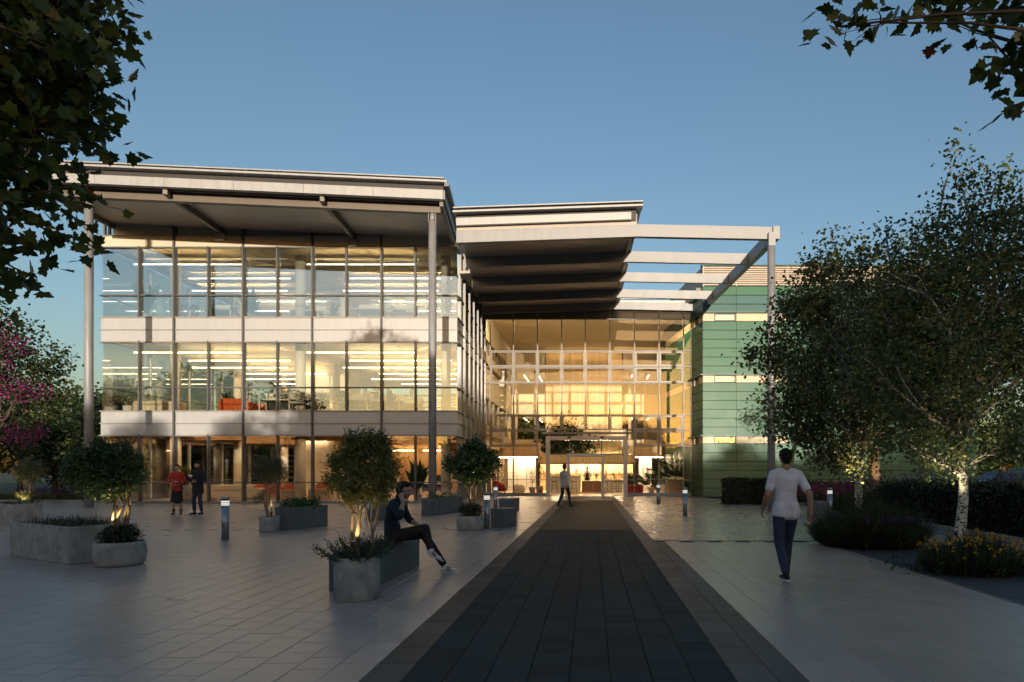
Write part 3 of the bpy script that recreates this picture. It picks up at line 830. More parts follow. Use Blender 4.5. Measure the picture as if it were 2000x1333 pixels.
# timber header over the bar
hd = ap("bar_header", MB().box(-3.9, 3.2, 46.06, 46.4, 2.08, 2.66), MT['wood'])
me = MB().box(-0.04, 0.04, -0.03, 0.03, 0, 0.56)
bat = None
for i in range(64):
    x = -3.86 + 7.02 * i / 63
    if bat is None:
        bat = me.build("header_batten", MT['slat'], hd); o = bat
    else:
        o = bat.copy(); COL.objects.link(o); o.parent = hd
    o.location = (x, 46.02, 2.09)
ap("header_beam", MB().box(-4.0, 3.3, 45.95, 46.45, 1.98, 2.075), MT['wood_dark'])
ap("header_slab", MB().box(-4.0, 3.3, 46.4, 52.1, 2.45, 2.6), MT['ceiling'])
# bar back wall: lit ribbed panels between walnut posts
MT['ribbed'] = M("ribbed_panel", (0.80, 0.66, 0.34), 0.5, 0, 0.06)
for i in range(10):
    a = -4.0 + 0.73 * i
    ap("back_panel", MB().box(a + 0.04, a + 0.69, 50.0, 50.05, 0.02, 2.44), MT['ribbed'])
    for j in range(7):
        ap("rib", MB().box(a + 0.07 + j * 0.085, a + 0.10 + j * 0.085, 49.96, 49.999, 0.02, 2.44), MT['slat'])
    ap("bar_post", MB().box(a - 0.04, a + 0.04, 49.85, 50.06, 0.02, 2.44), MT['wood_dark' if i % 2 else 'wood'])
ap("bottle_shelf", MB().box(-4.0, 3.3, 49.7, 49.95, 1.25, 1.29), MT['wood_dark'])
# lit wall panels either side of the ground floor lobby
for (x0, x1) in ((-6.2, -4.1), (3.5, 4.5)):
    n = 3
    for i in range(n):
        a = x0 + (x1 - x0) * i / n; b = x0 + (x1 - x0) * (i + 1) / n
        ap("lobby_panel", MB().box(a + 0.02, b - 0.02, 47.0, 47.1, 0.05, 2.5), MT['white'])
    ap("lobby_soffit", MB().box(x0 - 0.5, x1 + 0.5, 45.2, BF - 0.1, 2.62, 2.9), MT['ceiling'])
    ap("lobby_head", MB().box(x0 - 0.5, x1 + 0.5, 45.1, 45.19, 2.55, 3.5), MT['wood'])

# ------------------------------------------------------------------ green clad building
GY = 35.8
def gx(x): return (x - HX) * GY / F_PX
def gz(y): return EYE + (HY - y) * GY / F_PX
green = empty("green_clad_building", (0, 0, 0), label="green metal clad building block with cream window bands and louvred top", cat="building")
def gp(name, mb, mat, parent=None): return mb.build(name, mat, parent or green)
MT['green'] = M("green_metal_panel", (0.011, 0.108, 0.050), 0.42, 0.0, 0.05, 0.7, isl=0.05, rvar=0.05)
MT['green_deep'] = M("teal_trim_and_shaded_panel", (0.012, 0.090, 0.080), 0.42, 0.0, 0.05, 0.7, isl=0.05, rvar=0.05)
MT['cream'] = M("cream_panel", (0.52, 0.43, 0.26), 0.45, 0.0, 0.05, 1.0, isl=0.03)
MT['louvre'] = M("bronze_louvre", (0.27, 0.22, 0.17), 0.45, 0.3, 0.1)
MT['wall_core'] = M("backing_wall", (0.03, 0.05, 0.045), 0.8)
SE = [gx(v) for v in (1373, 1438, 1538, 1640, 1742, 1844, 1910)]
def rows_(a, b, n): return [gz(a + (b - a) * i / n) for i in range(n + 1)]
BLOCKS = [rows_(560, 612, 3), rows_(628, 733, 6), rows_(748, 852, 6), rows_(867, 971, 6)]
# left flank: from the outer corner back through the glass wall
LC = Vector((SE[0], GY, 0)); LE = Vector((5.97, 38.0, 0)); LD = (LE - LC).normalized(); LN = Vector((-LD.y, LD.x, 0))
if LN.x > 0: LN = -LN
def flank(mb, u0, u1, n0, n1, z0, z1):
    q = [LC + LD*u0 + LN*n0, LC + LD*u1 + LN*n0, LC + LD*u1 + LN*n1, LC + LD*u0 + LN*n1]
    if (q[1]-q[0]).cross(q[2]-q[1]).z < 0: q.reverse()
    mb.hexa([(p.x, p.y, z0) for p in q], [(p.x, p.y, z1) for p in q]); return mb
LSEG = [(0.0, 2.12), (2.32, 5.0), (5.0, 8.0)]
gp("wall_core", MB().prism([(SE[0] + 0.10, GY + 0.09), (SE[-1] - 0.05, GY + 0.09), (SE[-1] - 0.05, GY + 14), (5.45, GY + 14), (LC + LD*9 - LN*0.1)[:2]], 0.0, gz(520)), MT['wall_core'])
for bi, rows in enumerate(BLOCKS):
    for r in range(len(rows) - 1):
        z1, z0 = rows[r] - 0.012, rows[r+1] + 0.012
        mt = MT['green_deep'] if bi == 0 and r > 0 else MT['green']  # rows under the louvres deeper: their shadow put into the panel colour
        for i in range(len(SE) - 1):
            mb = MB()
            x0, x1 = SE[i] + (0.0 if i == 0 else 0.008), SE[i+1] - 0.008
            # lapped cassette: lower edge stands proud
            mb.hexa([(x0, GY - 0.045, z0), (x1, GY - 0.045, z0), (x1, GY + 0.08, z0), (x0, GY + 0.08, z0)],
                    [(x0, GY - 0.012, z1), (x1, GY - 0.012, z1), (x1, GY + 0.08, z1), (x0, GY + 0.08, z1)])
            gp("wall_panel", mb, mt)
        for (u0, u1) in LSEG[:(2 if bi else 1)] if bi == 0 else LSEG:
            gp("flank_panel", flank(MB(), u0 + (0.002 if u0 == 0 else 0.008), u1 - 0.008, -0.06, 0.02, z0, z1), mt)
for bi, (ya, yb) in enumerate(((612, 628), (733, 748), (852, 867))):
    z1, z0 = gz(ya), gz(yb)
    zt_, zb_ = z1 - 0.015, z0 + 0.015
    for (xa, xb) in ((1373.5, 1395), (1438, 1500), (1500, 1538)):
        gp("cream_panel", MB().box(gx(xa) + 0.004, gx(xb) - 0.004, GY - 0.02, GY + 0.08, zb_, zt_), MT['cream'])
    for i in range(2, len(SE) - 1):
        gp("wall_panel", MB().box(SE[i] + 0.008, SE[i+1] - 0.008, GY - 0.02, GY + 0.08, zb_, zt_), MT['green'])
    # ribbon window: dark frame, glass, pale blind behind
    wa, wb = gx(1395), gx(1437)
    wf = gp("window", MB().box(wa, wb, GY - 0.04, GY + 0.05, zt_ - 0.05, zt_).box(wa, wb, GY - 0.04, GY + 0.05, zb_, zb_ + 0.05).box(wa, wa + 0.06, GY - 0.04, GY + 0.05, zb_ + 0.05, zt_ - 0.05).box(wb - 0.06, wb, GY - 0.04, GY + 0.05, zb_ + 0.05, zt_ - 0.05), MT['black'])
    gp("pane", MB().box(wa + 0.06, wb - 0.06, GY + 0.0, GY + 0.01, zb_ + 0.05, zt_ - 0.05), MT['glass'], wf)
    gp("blind", MB().box(wa + 0.06, wb - 0.06, GY + 0.07, GY + 0.08, zb_ + 0.05 + (0.0 if bi == 1 else 0.22 if bi == 2 else 0.02), zt_ - 0.05), MT['cream' if bi == 1 else 'white'], wf)
    gp("sun_shade", MB().box(SE[0] - 0.18, SE[2], GY - 0.24, GY - 0.046, z1 - 0.02, z1 + 0.035), MT['green_deep'])
    gp("flank_cream", flank(MB(), 0.002, 0.75, -0.06, 0.01, zb_, zt_), MT['cream'])
    gp("flank_cream", flank(MB(), 1.55, 2.12, -0.06, 0.01, zb_, zt_), MT['cream'])
    gp("flank_window", flank(MB(), 0.75, 1.55, -0.06, -0.03, zb_, zt_), MT['opaque'])
    gp("flank_shade", flank(MB(), -0.02, 2.12, 0.025, 0.2, z1 - 0.02, z1 + 0.035), MT['green_deep'])
    gp("flank_cream", flank(MB(), 2.32, 8.0, -0.06, 0.01, zb_, zt_), MT['cream'])
# louvred plant screen: each blade a piece
for i in range(len(SE) - 1):
    for j in range(9):
        z = gz(559) + 0.03 + j * (gz(520) - gz(559) - 0.04) / 9
        gp("louvre_blade", MB().hexa([(SE[i] + 0.02, GY - 0.03, z), (SE[i+1] - 0.02, GY - 0.03, z), (SE[i+1] - 0.02, GY + 0.07, z + 0.03), (SE[i] + 0.02, GY + 0.07, z + 0.03)],
                                     [(SE[i] + 0.02, GY - 0.03, z + 0.085), (SE[i+1] - 0.02, GY - 0.03, z + 0.085), (SE[i+1] - 0.02, GY + 0.07, z + 0.105), (SE[i] + 0.02, GY + 0.07, z + 0.105)]), MT['louvre'])
    gp("louvre_post", MB().box(SE[i] - 0.02, SE[i] + 0.02, GY - 0.035, GY + 0.07, gz(560) + 0.005, gz(519)), MT['alu_dark'])
gp("coping", MB().box(SE[0] - 0.1, SE[-1] + 0.06, GY - 0.08, GY + 0.3, gz(520) + 0.003, gz(518) + 0.02), MT['green_deep'])
gp("flank_screen", flank(MB(), 0.0, 6.0, -0.08, 0.0, gz(560), gz(520)), MT['louvre'])
gp("corner_gutter", flank(MB(), 0.3, 4.0, 0.025, 0.3, gz(575), gz(560)), MT['alu_dark'])
# right end wall
for bi, rows in enumerate(BLOCKS):
    for r in range(len(rows) - 1):
        gp("end_panel", MB().box(SE[-1] - 0.045, SE[-1] + 0.0, GY + 0.09, GY + 14, rows[r+1] + 0.012, rows[r] - 0.012), MT['green'])
# ------------------------------------------------------------------ vegetation
def tmpl_oval(w=0.30, fold=0.06):
    return np.array([(0, 0, 0), (0.5, w, fold), (1, 0, 0), (0.5, -w, fold)]), [(0, 1, 2), (0, 2, 3)]
def tmpl_blunt(w=0.36):
    return np.array([(0, 0, 0), (0.28, w, 0.06), (0.7, w*0.75, 0.05), (1, 0, -0.03), (0.7, -w*0.75, 0.05), (0.28, -w, 0.06)]), [(0, 1, 2), (0, 2, 3), (0, 3, 4), (0, 4, 5)]
def tmpl_maple():
    o = [(0.0, 0.05), (-0.06, 0.34), (0.16, 0.30), (0.30, 0.58), (0.44, 0.40), (0.58, 0.44), (0.60, 0.24), (0.80, 0.20), (1.05, 0.0)]
    o = o + [(x, -y) for x, y in reversed(o[:-1])]
    v = [(0.40, 0, 0.04)] + [(x, y, -0.10 * abs(y)) for x, y in o]
    n = len(o)
    return np.array(v), [(0, 1 + i, 1 + (i + 1) % n) for i in range(n)]
def tmpl_blade(w=0.03):
    return np.array([(0, -w, 0), (0, w, 0), (0.45, w*0.9, 0.10), (0.45, -w*0.9, 0.10), (0.8, w*0.55, 0.04), (0.8, -w*0.55, 0.04), (1.0, 0, -0.10)]), [(0, 1, 2), (0, 2, 3), (3, 2, 4), (3, 4, 5), (5, 4, 6)]
def tmpl_long(w=0.11):
    return np.array([(0, 0, 0), (0.25, w, 0.03), (0.65, w*0.9, 0.0), (1, 0, -0.12), (0.65, -w*0.9, 0.0), (0.25, -w, 0.03)]), [(0, 1, 2), (0, 2, 3), (0, 3, 4), (0, 4, 5)]
OVAL, BLUNT, MAPLE, BLADE, LONG = tmpl_oval(), tmpl_blunt(), tmpl_maple(), tmpl_blade(), tmpl_long()

def leaf_mesh(name, P, size, tmpl, mat, parent=None, up=0.4, dirs=None, smooth=False, seed=1):
    g = np.random.default_rng(seed)
    P = np.asarray(P, float); N = len(P)
    tv, tf = tmpl
    nrm = g.normal(size=(N, 3)); nrm[:, 2] += up
    nrm /= np.linalg.norm(nrm, axis=1, keepdims=True) + 1e-9
    d = g.normal(size=(N, 3)) if dirs is None else np.asarray(dirs, float)
    d = d - nrm * np.sum(d * nrm, axis=1, keepdims=True) if dirs is None else d
    d /= np.linalg.norm(d, axis=1, keepdims=True) + 1e-9
    if dirs is not None:
        nrm = nrm - d * np.sum(d * nrm, axis=1, keepdims=True)
        nrm /= np.linalg.norm(nrm, axis=1, keepdims=True) + 1e-9
    s = np.cross(nrm, d)
    sz = np.broadcast_to(np.asarray(size, float), (N,)) if np.ndim(size) else np.full(N, size)
    sz = sz * g.uniform(0.7, 1.25, N)
    V = P[:, None] + sz[:, None, None] * (tv[None, :, 0:1] * d[:, None] + tv[None, :, 1:2] * s[:, None] + tv[None, :, 2:3] * nrm[:, None])
    k = len(tv)
    Fa = (np.array(tf)[None] + (np.arange(N) * k)[:, None, None]).reshape(-1, 3)
    me = bpy.data.meshes.new(name)
    me.vertices.add(N * k); me.vertices.foreach_set("co", V.reshape(-1).astype(np.float32))
    nf = len(Fa)
    me.loops.add(nf * 3); me.loops.foreach_set("vertex_index", Fa.reshape(-1).astype(np.int32))
    me.polygons.add(nf); me.polygons.foreach_set("loop_start", np.arange(0, nf * 3, 3, dtype=np.int32))
    me.polygons.foreach_set("loop_total", np.full(nf, 3, np.int32))
    me.update(calc_edges=True)
    return link_mesh(name, me, mat, parent)

def in_lobes(lobes, n, g, shell=0.55):
    """Random points in a set of ellipsoids, more of them towards the outside."""
    w = np.array([l[1][0] * l[1][1] * l[1][2] for l in lobes]) ** (2/3); w /= w.sum()
    idx = g.choice(len(lobes), n, p=w)
    C = np.array([tuple(l[0]) for l in lobes])[idx]; Rr = np.array([l[1] for l in lobes])[idx]
    d = g.normal(size=(n, 3)); d /= np.linalg.norm(d, axis=1, keepdims=True)
    r = g.uniform(0, 1, n) ** shell
    return C + d * Rr * r[:, None], idx

def bend(p, q, g, k=0.18, n=5):
    p, q = Vector(p), Vector(q); L = (q - p).length
    off = Vector(g.normal(size=3)) * L * k * 0.5
    return [p.lerp(q, t) + off * math.sin(math.pi * t) + Vector((0, 0, L * 0.10 * math.sin(math.pi * t))) for t in [i / n for i in range(n + 1)]]

def tree(name, label, cat, base, lobes, leaves, size, tmpl, mleaf, mbark, trunk_r, fork, group=None, per=14, sigma=0.12, seed=1, up=0.4, twigs=60, shell=0.5, stems=1, spread=0.0, limb_r=0.4, taper=0.6, droop=0.0, parts=("trunk", "crown")):
    """Trunk with limbs to every lobe, twigs, and leaf clumps at twig ends."""
    g = np.random.default_rng(seed)
    root = empty(name, base, 0, label, cat, group)
    b = Vector((0, 0, 0)); off = Vector(base)
    L = [(Vector(c) - off, (r if hasattr(r, '__len__') else (r, r, r))) for c, r in lobes]
    mb = MB()
    tops = []
    for s_ in range(stems):
        a = 2 * math.pi * s_ / stems + 0.4
        p0 = b + Vector((math.cos(a), math.sin(a), 0)) * (spread if stems > 1 else 0)
        f = Vector(fork) - off + (Vector((math.cos(a), math.sin(a), 0)) * spread * 1.6 if stems > 1 else Vector((0, 0, 0)))
        pts = bend(p0, f, g, 0.10 if stems == 1 else 0.22, 6)
        mb.path(pts, [trunk_r * (1.15 - (1.15 - taper) * i / 6) if i else trunk_r * 1.35 for i in range(7)], 10)
        tops.append((f, pts[4]))
    ends = []
    for i, (c, r) in enumerate(L):
        f, f2 = tops[i % len(tops)]
        st = f2 if (g.random() < 0.4 and c.z < f.z + 1.0) else f
        pts = bend(st, c, g, 0.2, 5)
        r0 = trunk_r * limb_r
        mb.path(pts, [r0 * (1 - 0.75 * j / 5) for j in range(6)], 6, caps=False)
        ends.append((c, r, r0, pts))
    nt_ = max(len(L), twigs)
    Q, idx = in_lobes(L, nt_, g, shell)
    for q, ii in zip(Q[:twigs], idx[:twigs]):
        c, r, r0, pts = ends[ii]
        st = pts[int(g.integers(2, 6))]
        mb.path(bend(st, q, g, 0.25, 3), [r0 * 0.28, r0 * 0.2, r0 * 0.14, r0 * 0.07], 4, caps=False)
    mb.build(parts[0], mbark, root)
    K = max(1, leaves // per)
    C, _ = in_lobes(L, K, g, shell)
    P = np.repeat(C, per, axis=0) + g.normal(size=(K * per, 3)) * sigma
    leaf_mesh(parts[1], P, size, tmpl, mleaf, root, up=up, seed=seed + 5)
    return root

MT['lf_maple'] = leaf_mat("maple_leaf", (0.024, 0.045, 0.009), (0.075, 0.10, 0.016), (0.28, 0.07, 0.015), 0.30, accent=0.012)
MT['lf_birch'] = leaf_mat("birch_leaf", (0.065, 0.085, 0.024), (0.16, 0.165, 0.055), (0.26, 0.19, 0.04), 0.25, accent=0.03)
MT['lf_birch2'] = leaf_mat("birch_leaf_green", (0.055, 0.090, 0.030), (0.135, 0.165, 0.060), (0.24, 0.19, 0.04), 0.25, accent=0.02)
MT['lf_dark'] = leaf_mat("dark_leaf", (0.016, 0.034, 0.010), (0.045, 0.070, 0.020), None, 0.25)
MT['lf_olive'] = leaf_mat("olive_leaf", (0.06, 0.075, 0.040), (0.15, 0.16, 0.085), None, 0.25)
MT['lf_gold2'] = leaf_mat("golden_green_leaf", (0.085, 0.100, 0.028), (0.19, 0.185, 0.055), None, 0.22)
MT['lf_gold'] = leaf_mat("golden_conifer", (0.10, 0.085, 0.022), (0.22, 0.175, 0.045), None, 0.25)
MT['lf_bay'] = leaf_mat("glossy_leaf", (0.024, 0.056, 0.019), (0.068, 0.115, 0.036), None, 0.18, 0.3)
MT['lf_hedge'] = leaf_mat("hedge_leaf", (0.014, 0.024, 0.008), (0.040, 0.050, 0.018), None, 0.18, 0.4)
MT['lf_grass'] = leaf_mat("grass_blade", (0.026, 0.038, 0.016), (0.065, 0.075, 0.030), None, 0.25)
MT['lf_bright'] = leaf_mat("fresh_green_leaf", (0.035, 0.085, 0.025), (0.09, 0.18, 0.05), None, 0.3, 0.35)
MT['lf_juniper'] = leaf_mat("juniper_needle", (0.018, 0.036, 0.018), (0.050, 0.075, 0.032), None, 0.1)
MT['fl_pink'] = leaf_mat("magenta_blossom", (0.17, 0.022, 0.085), (0.34, 0.055, 0.19), None, 0.35)
MT['fl_yellow'] = leaf_mat("yellow_flower", (0.55, 0.28, 0.01), (0.75, 0.45, 0.03), None, 0.2)
MT['fl_purple'] = leaf_mat("purple_flower", (0.06, 0.02, 0.11), (0.14, 0.05, 0.20), None, 0.2)
MT['lf_bg'] = leaf_mat("distant_leaf", (0.030, 0.045, 0.012), (0.095, 0.100, 0.030), None, 0.25)

def plx(x, y, d, r, ry=None, rz=None):
    """Lobe: centre seen at (x, y) at depth d, radius r in photo pixels there."""
    s = d / F_PX
    return (px(x, y, d), (r * s, (ry or r) * s, (rz or r) * s))

# foreground maple, trunk outside the frame on the left
tree("maple_tree", "dark maple tree overhanging from the upper left, trunk out of frame", "tree", (-8.6, 6.6, 0),
     [plx(60, 30, 7.0, 150), plx(105, 110, 6.6, 85), plx(150, 30, 7.2, 48), plx(30, 200, 7.0, 130), plx(115, 210, 7.4, 70), plx(130, 275, 6.9, 42), plx(50, 330, 6.7, 85), plx(110, 400, 6.8, 45),
      plx(125, 470, 6.9, 32), plx(20, 430, 6.7, 55), plx(15, 525, 6.8, 32), plx(-150, 150, 7.0, 230), plx(-120, 380, 6.6, 120), plx(-200, -150, 7.2, 260), plx(80, -120, 7.4, 170)],
     5200, 0.145, MAPLE, MT['lf_maple'], MT['bark_dark'], 0.2, (-8.4, 6.8, 4.2), per=10, sigma=0.17, seed=11, up=0.5, twigs=170, shell=0.42)
# foreground branch from the upper right
tree("maple_tree", "maple branch with large leaves reaching in from the upper right corner", "tree", (8.2, 5.6, 0),
     [plx(1980, -20, 6.6, 75), plx(1880, -15, 6.6, 50), plx(1790, 5, 6.5, 45), plx(1720, 45, 6.5, 38), plx(1640, 52, 6.4, 34), plx(1850, 40, 6.5, 36), plx(1930, 70, 6.6, 34), plx(1990, 95, 6.6, 40),
      plx(2010, 160, 6.5, 26), plx(1965, 232, 6.5, 26), plx(2080, 100, 6.4, 110), plx(2200, -100, 6.0, 250)],
     760, 0.150, MAPLE, MT['lf_maple'], MT['bark_dark'], 0.16, (7.4, 5.8, 5.2), per=6, sigma=0.10, seed=23, up=0.3, twigs=70, shell=0.6, limb_r=0.22)

# birches in the planting strip
m, nt, out = nodes_of("birch_bark")
p = nt.nodes.new("ShaderNodeBsdfPrincipled"); p.inputs["Roughness"].default_value = 0.7
ge = nt.nodes.new("ShaderNodeNewGeometry"); mp = nt.nodes.new("ShaderNodeMapping"); mp.inputs["Scale"].default_value = (16, 16, 30)
no = nt.nodes.new("ShaderNodeTexNoise"); no.inputs["Scale"].default_value = 1.6; no.inputs["Detail"].default_value = 3
ra = nt.nodes.new("ShaderNodeValToRGB"); ra.color_ramp.elements[0].position = 0.43; ra.color_ramp.elements[0].color = (0.035, 0.028, 0.02, 1)
ra.color_ramp.elements[1].position = 0.50; ra.color_ramp.elements[1].color = (0.58, 0.53, 0.45, 1)
nt.links.new(ge.outputs["Position"], mp.inputs[0]); nt.links.new(mp.outputs[0], no.inputs["Vector"]); nt.links.new(no.outputs["Fac"], ra.inputs[0])
nt.links.new(ra.outputs[0], p.inputs["Base Color"]); nt.links.new(p.outputs[0], out.inputs[0])
MT['birch'] = m
tree("birch_tree", "birch with spotted white trunk rising from the dark grassy bush", "tree", (5.5, 13.0, 0),
     [plx(1640, 640, 13.0, 120), plx(1560, 745, 12.8, 85), plx(1720, 720, 13.4, 130), plx(1640, 545, 13.2, 72), plx(1580, 590, 13.0, 60), plx(1505, 680, 12.9, 42), plx(1600, 840, 13.0, 62), plx(1705, 850, 13.1, 70), plx(1745, 590, 13.3, 80), plx(1570, 545, 13.2, 30),
      plx(1650, 760, 12.6, 100), plx(1480, 700, 12.8, 26), plx(1545, 820, 12.9, 50), plx(1660, 890, 12.8, 60), plx(1770, 800, 13.2, 90), plx(1560, 640, 13.0, 70), plx(1620, 490, 13.2, 26)],
     23000, 0.078, BLUNT, MT['lf_birch'], MT['birch'], 0.082, px(1684, 880, 13.0), per=44, sigma=0.15, seed=31, twigs=260, shell=0.5, limb_r=0.5)
tree("birch_tree", "nearer birch with spotted white trunk rising from yellow flowers at right", "tree", (5.4, 9.5, 0),
     [plx(1850, 600, 9.5, 150), plx(1890, 440, 9.6, 85), plx(1872, 345, 9.6, 38), plx(1868, 305, 9.6, 16), plx(1945, 360, 9.7, 34), plx(1960, 520, 9.5, 110), plx(1790, 520, 9.6, 85), plx(1960, 700, 9.4, 120), plx(1800, 760, 9.5, 110), plx(1900, 830, 9.4, 75),
      plx(1740, 640, 9.6, 80), plx(2060, 600, 9.4, 150), plx(1985, 860, 9.2, 60), plx(1990, 420, 9.7, 60), plx(1730, 450, 9.8, 22), plx(1860, 700, 9.1, 110), plx(1690, 560, 9.7, 70), plx(1760, 860, 9.4, 60), plx(1840, 900, 9.3, 45), plx(1700, 720, 9.6, 60)],
     25000, 0.064, BLUNT, MT['lf_birch2'], MT['birch'], 0.078, px(1872, 850, 9.5), per=44, sigma=0.125, seed=37, twigs=300, shell=0.5, limb_r=0.5)
# broad tree behind the hedge
tree("plane_tree", "thick barked tree standing behind the long hedge", "tree", (12.2, 27.0, 0),
     [plx(1760, 700, 27, 120), plx(1860, 760, 27, 110), plx(1660, 760, 26.5, 70), plx(1800, 560, 27.5, 110), plx(1900, 620, 28, 120), plx(1700, 620, 27, 80), plx(1970, 720, 28, 90)],
     12000, 0.15, BLUNT, MT['lf_dark'], MT['bark'], 0.21, px(1724, 830, 27), per=14, sigma=0.22, seed=41, twigs=120)
# trees far right, behind the parked cars
for i, (x, y, d, r) in enumerate(((1960, 850, 62, 75), (2060, 800, 66, 110), (1900, 905, 90, 40), (2160, 830, 60, 110))):
    c = px(x, y, d)
    tree("car_park_tree", ["dark tree standing over the parked cars", "tall dark tree at the right edge behind the cars", "distant tree beyond the car park", "car park tree just beyond the right edge"][i], "tree", (c.x, d, 0),
         [plx(x, y, d, r), plx(x - r*0.5, y + r*0.35, d, r*0.6), plx(x + r*0.5, y + r*0.3, d, r*0.65)], 4200, 0.34, BLUNT, MT['lf_dark'], MT['bark_dark'], 0.2, (c.x, d, max(1.2, c.z - r*d/F_PX*0.8)), per=12, sigma=0.45, seed=51 + i, twigs=30)
# left background: redbud in flower and green trees
rb = tree("redbud_tree", "redbud tree with magenta blossom at the left edge", "tree", (-27.5, 29.0, 0),
     [plx(30, 700, 29, 75), plx(-40, 660, 29, 90), plx(90, 720, 29, 45), plx(20, 640, 29, 35), plx(70, 780, 29, 45), plx(120, 700, 29, 20), plx(-60, 780, 29, 100), plx(10, 850, 28.5, 50)],
     7000, 0.15, BLUNT, MT['lf_dark'], MT['bark_dark'], 0.16, (-27.0, 29.0, 3.4), per=12, sigma=0.22, seed=61, twigs=110)
g = np.random.default_rng(5)
C, _ = in_lobes([plx(15, 680, 28.3, 42, rz=26), plx(45, 765, 28.2, 45, rz=24), plx(35, 850, 28.0, 52, rz=26), plx(-40, 740, 28.4, 70), plx(0, 640, 28.4, 20)], 260, g, 0.5)
leaf_mesh("blossom", np.repeat(C, 10, axis=0) + g.normal(size=(2600, 3)) * 0.16 - np.array([-27.5, 29.0, 0]), 0.10, BLUNT, MT['fl_pink'], rb, seed=9)
bgs = [(120, 815, 42, 70, "leafy green tree at the left behind the redbud"), (185, 830, 40, 62, "green tree just left of the glass wing"), (40, 830, 46, 75, "green tree far left behind the lawn"),
       (-70, 800, 44, 110, "tree beyond the left edge of the lawn"), (235, 830, 52, 50, "tree behind the left end of the glass wing"), (105, 880, 36, 42, "low rounded tree on the left lawn"), (170, 890, 35, 40, "low bushy tree beside the left column")]
for i, (x, y, d, r, lab) in enumerate(bgs):
    c = px(x, y, d)
    tree("background_tree", lab, "tree", (c.x, d, 0),
         [plx(x, y, d, r), plx(x - r*0.55, y + r*0.35, d, r*0.6), plx(x + r*0.5, y + r*0.3, d, r*0.62), plx(x + r*0.1, y - r*0.5, d, r*0.55), plx(x, y + r*0.7, d - 0.5, r*0.6)], 5200, 0.20, BLUNT, MT['lf_bg' if i % 2 == 0 else 'lf_dark'], MT['bark_dark'], 0.16, (c.x, d, max(0.8, c.z - r*d/F_PX*0.9)), per=12, sigma=0.30, seed=71 + i, twigs=40, group="trees on the left lawn")
# row behind the wing, seen through its glass
for i in range(7):
    x = -30 + i * 4.6 + g.uniform(-0.8, 0.8); d = 53 + g.uniform(-2, 3); h = 6.0 + g.uniform(-0.8, 1.2)
    tree("garden_tree", "%s tree from the left in the garden behind the glass wing" % ORD[i], "tree", (x, d, 0),
         [((x, d, h*0.62), (2.2, 2.0, h*0.36)), ((x - 1.3, d, h*0.45), (1.5, 1.5, 1.4)), ((x + 1.4, d, h*0.5), (1.5, 1.5, 1.4))], 3000, 0.26, BLUNT, MT['lf_dark'], MT['bark_dark'], 0.18, (x, d, h*0.35), per=12, sigma=0.35, seed=91 + i, twigs=24, group="trees behind the glass wing")
# trees across the plaza behind the viewer: they shade the ground and stand reflected in the glass
far_specs = [(-62, -16, 13.5), (-55, -14, 12.5), (-48, -17, 14), (-41, -13, 12.5), (-35, -15, 11.5), (-29.5, -14, 7.6), (-25, -18, 6.6), (-20.5, -16, 6.1), (-16, -19, 6.3), (-11.5, -17, 6.4), (-6.6, -20, 9.2), (-3, -18, 8.6), (1.2, -21, 9.0), (5.2, -19, 8.8), (9.5, -22, 7.6), (14, -20, 6.0), (19, -22, 6.0), (25, -20, 8.0), (32, -22, 10)]
protos = []
for i in range(3):
    h = 10.0
    protos.append(tree("plaza_tree", "broad street tree across the plaza behind the viewer", "tree", (0, 0, 0),
        [((0, 0, h*0.66), (2.7, 2.5, h*0.33)), ((-1.9, 0.3, h*0.52), (1.9, 1.9, 2.2)), ((1.9, -0.2, h*0.55), (2.0, 1.9, 2.3)), ((0.3, 0.6, h*0.30), (2.4, 2.2, 1.9)), ((-0.5, 0, h*0.85), (1.5, 1.5, 1.3))], 6500, 0.34, BLUNT, MT['lf_dark'], MT['bark_dark'], 0.2, (0, 0, h*0.36), per=12, sigma=0.38, seed=131 + i, twigs=40, group="trees across the plaza"))
for i, (x, y, h) in enumerate(far_specs):
    o = protos[i] if i < 3 else copy_tree(protos[i % 3])
    o['label'] = "%s street tree from the left, across the plaza behind the viewer" % ORD[i]; o.location = (x, y, 0); o.scale = (h/10*1.15, h/10*1.15, h/10); o.rotation_euler = (0, 0, i * 1.3)

PLAZA_SCREEN = True
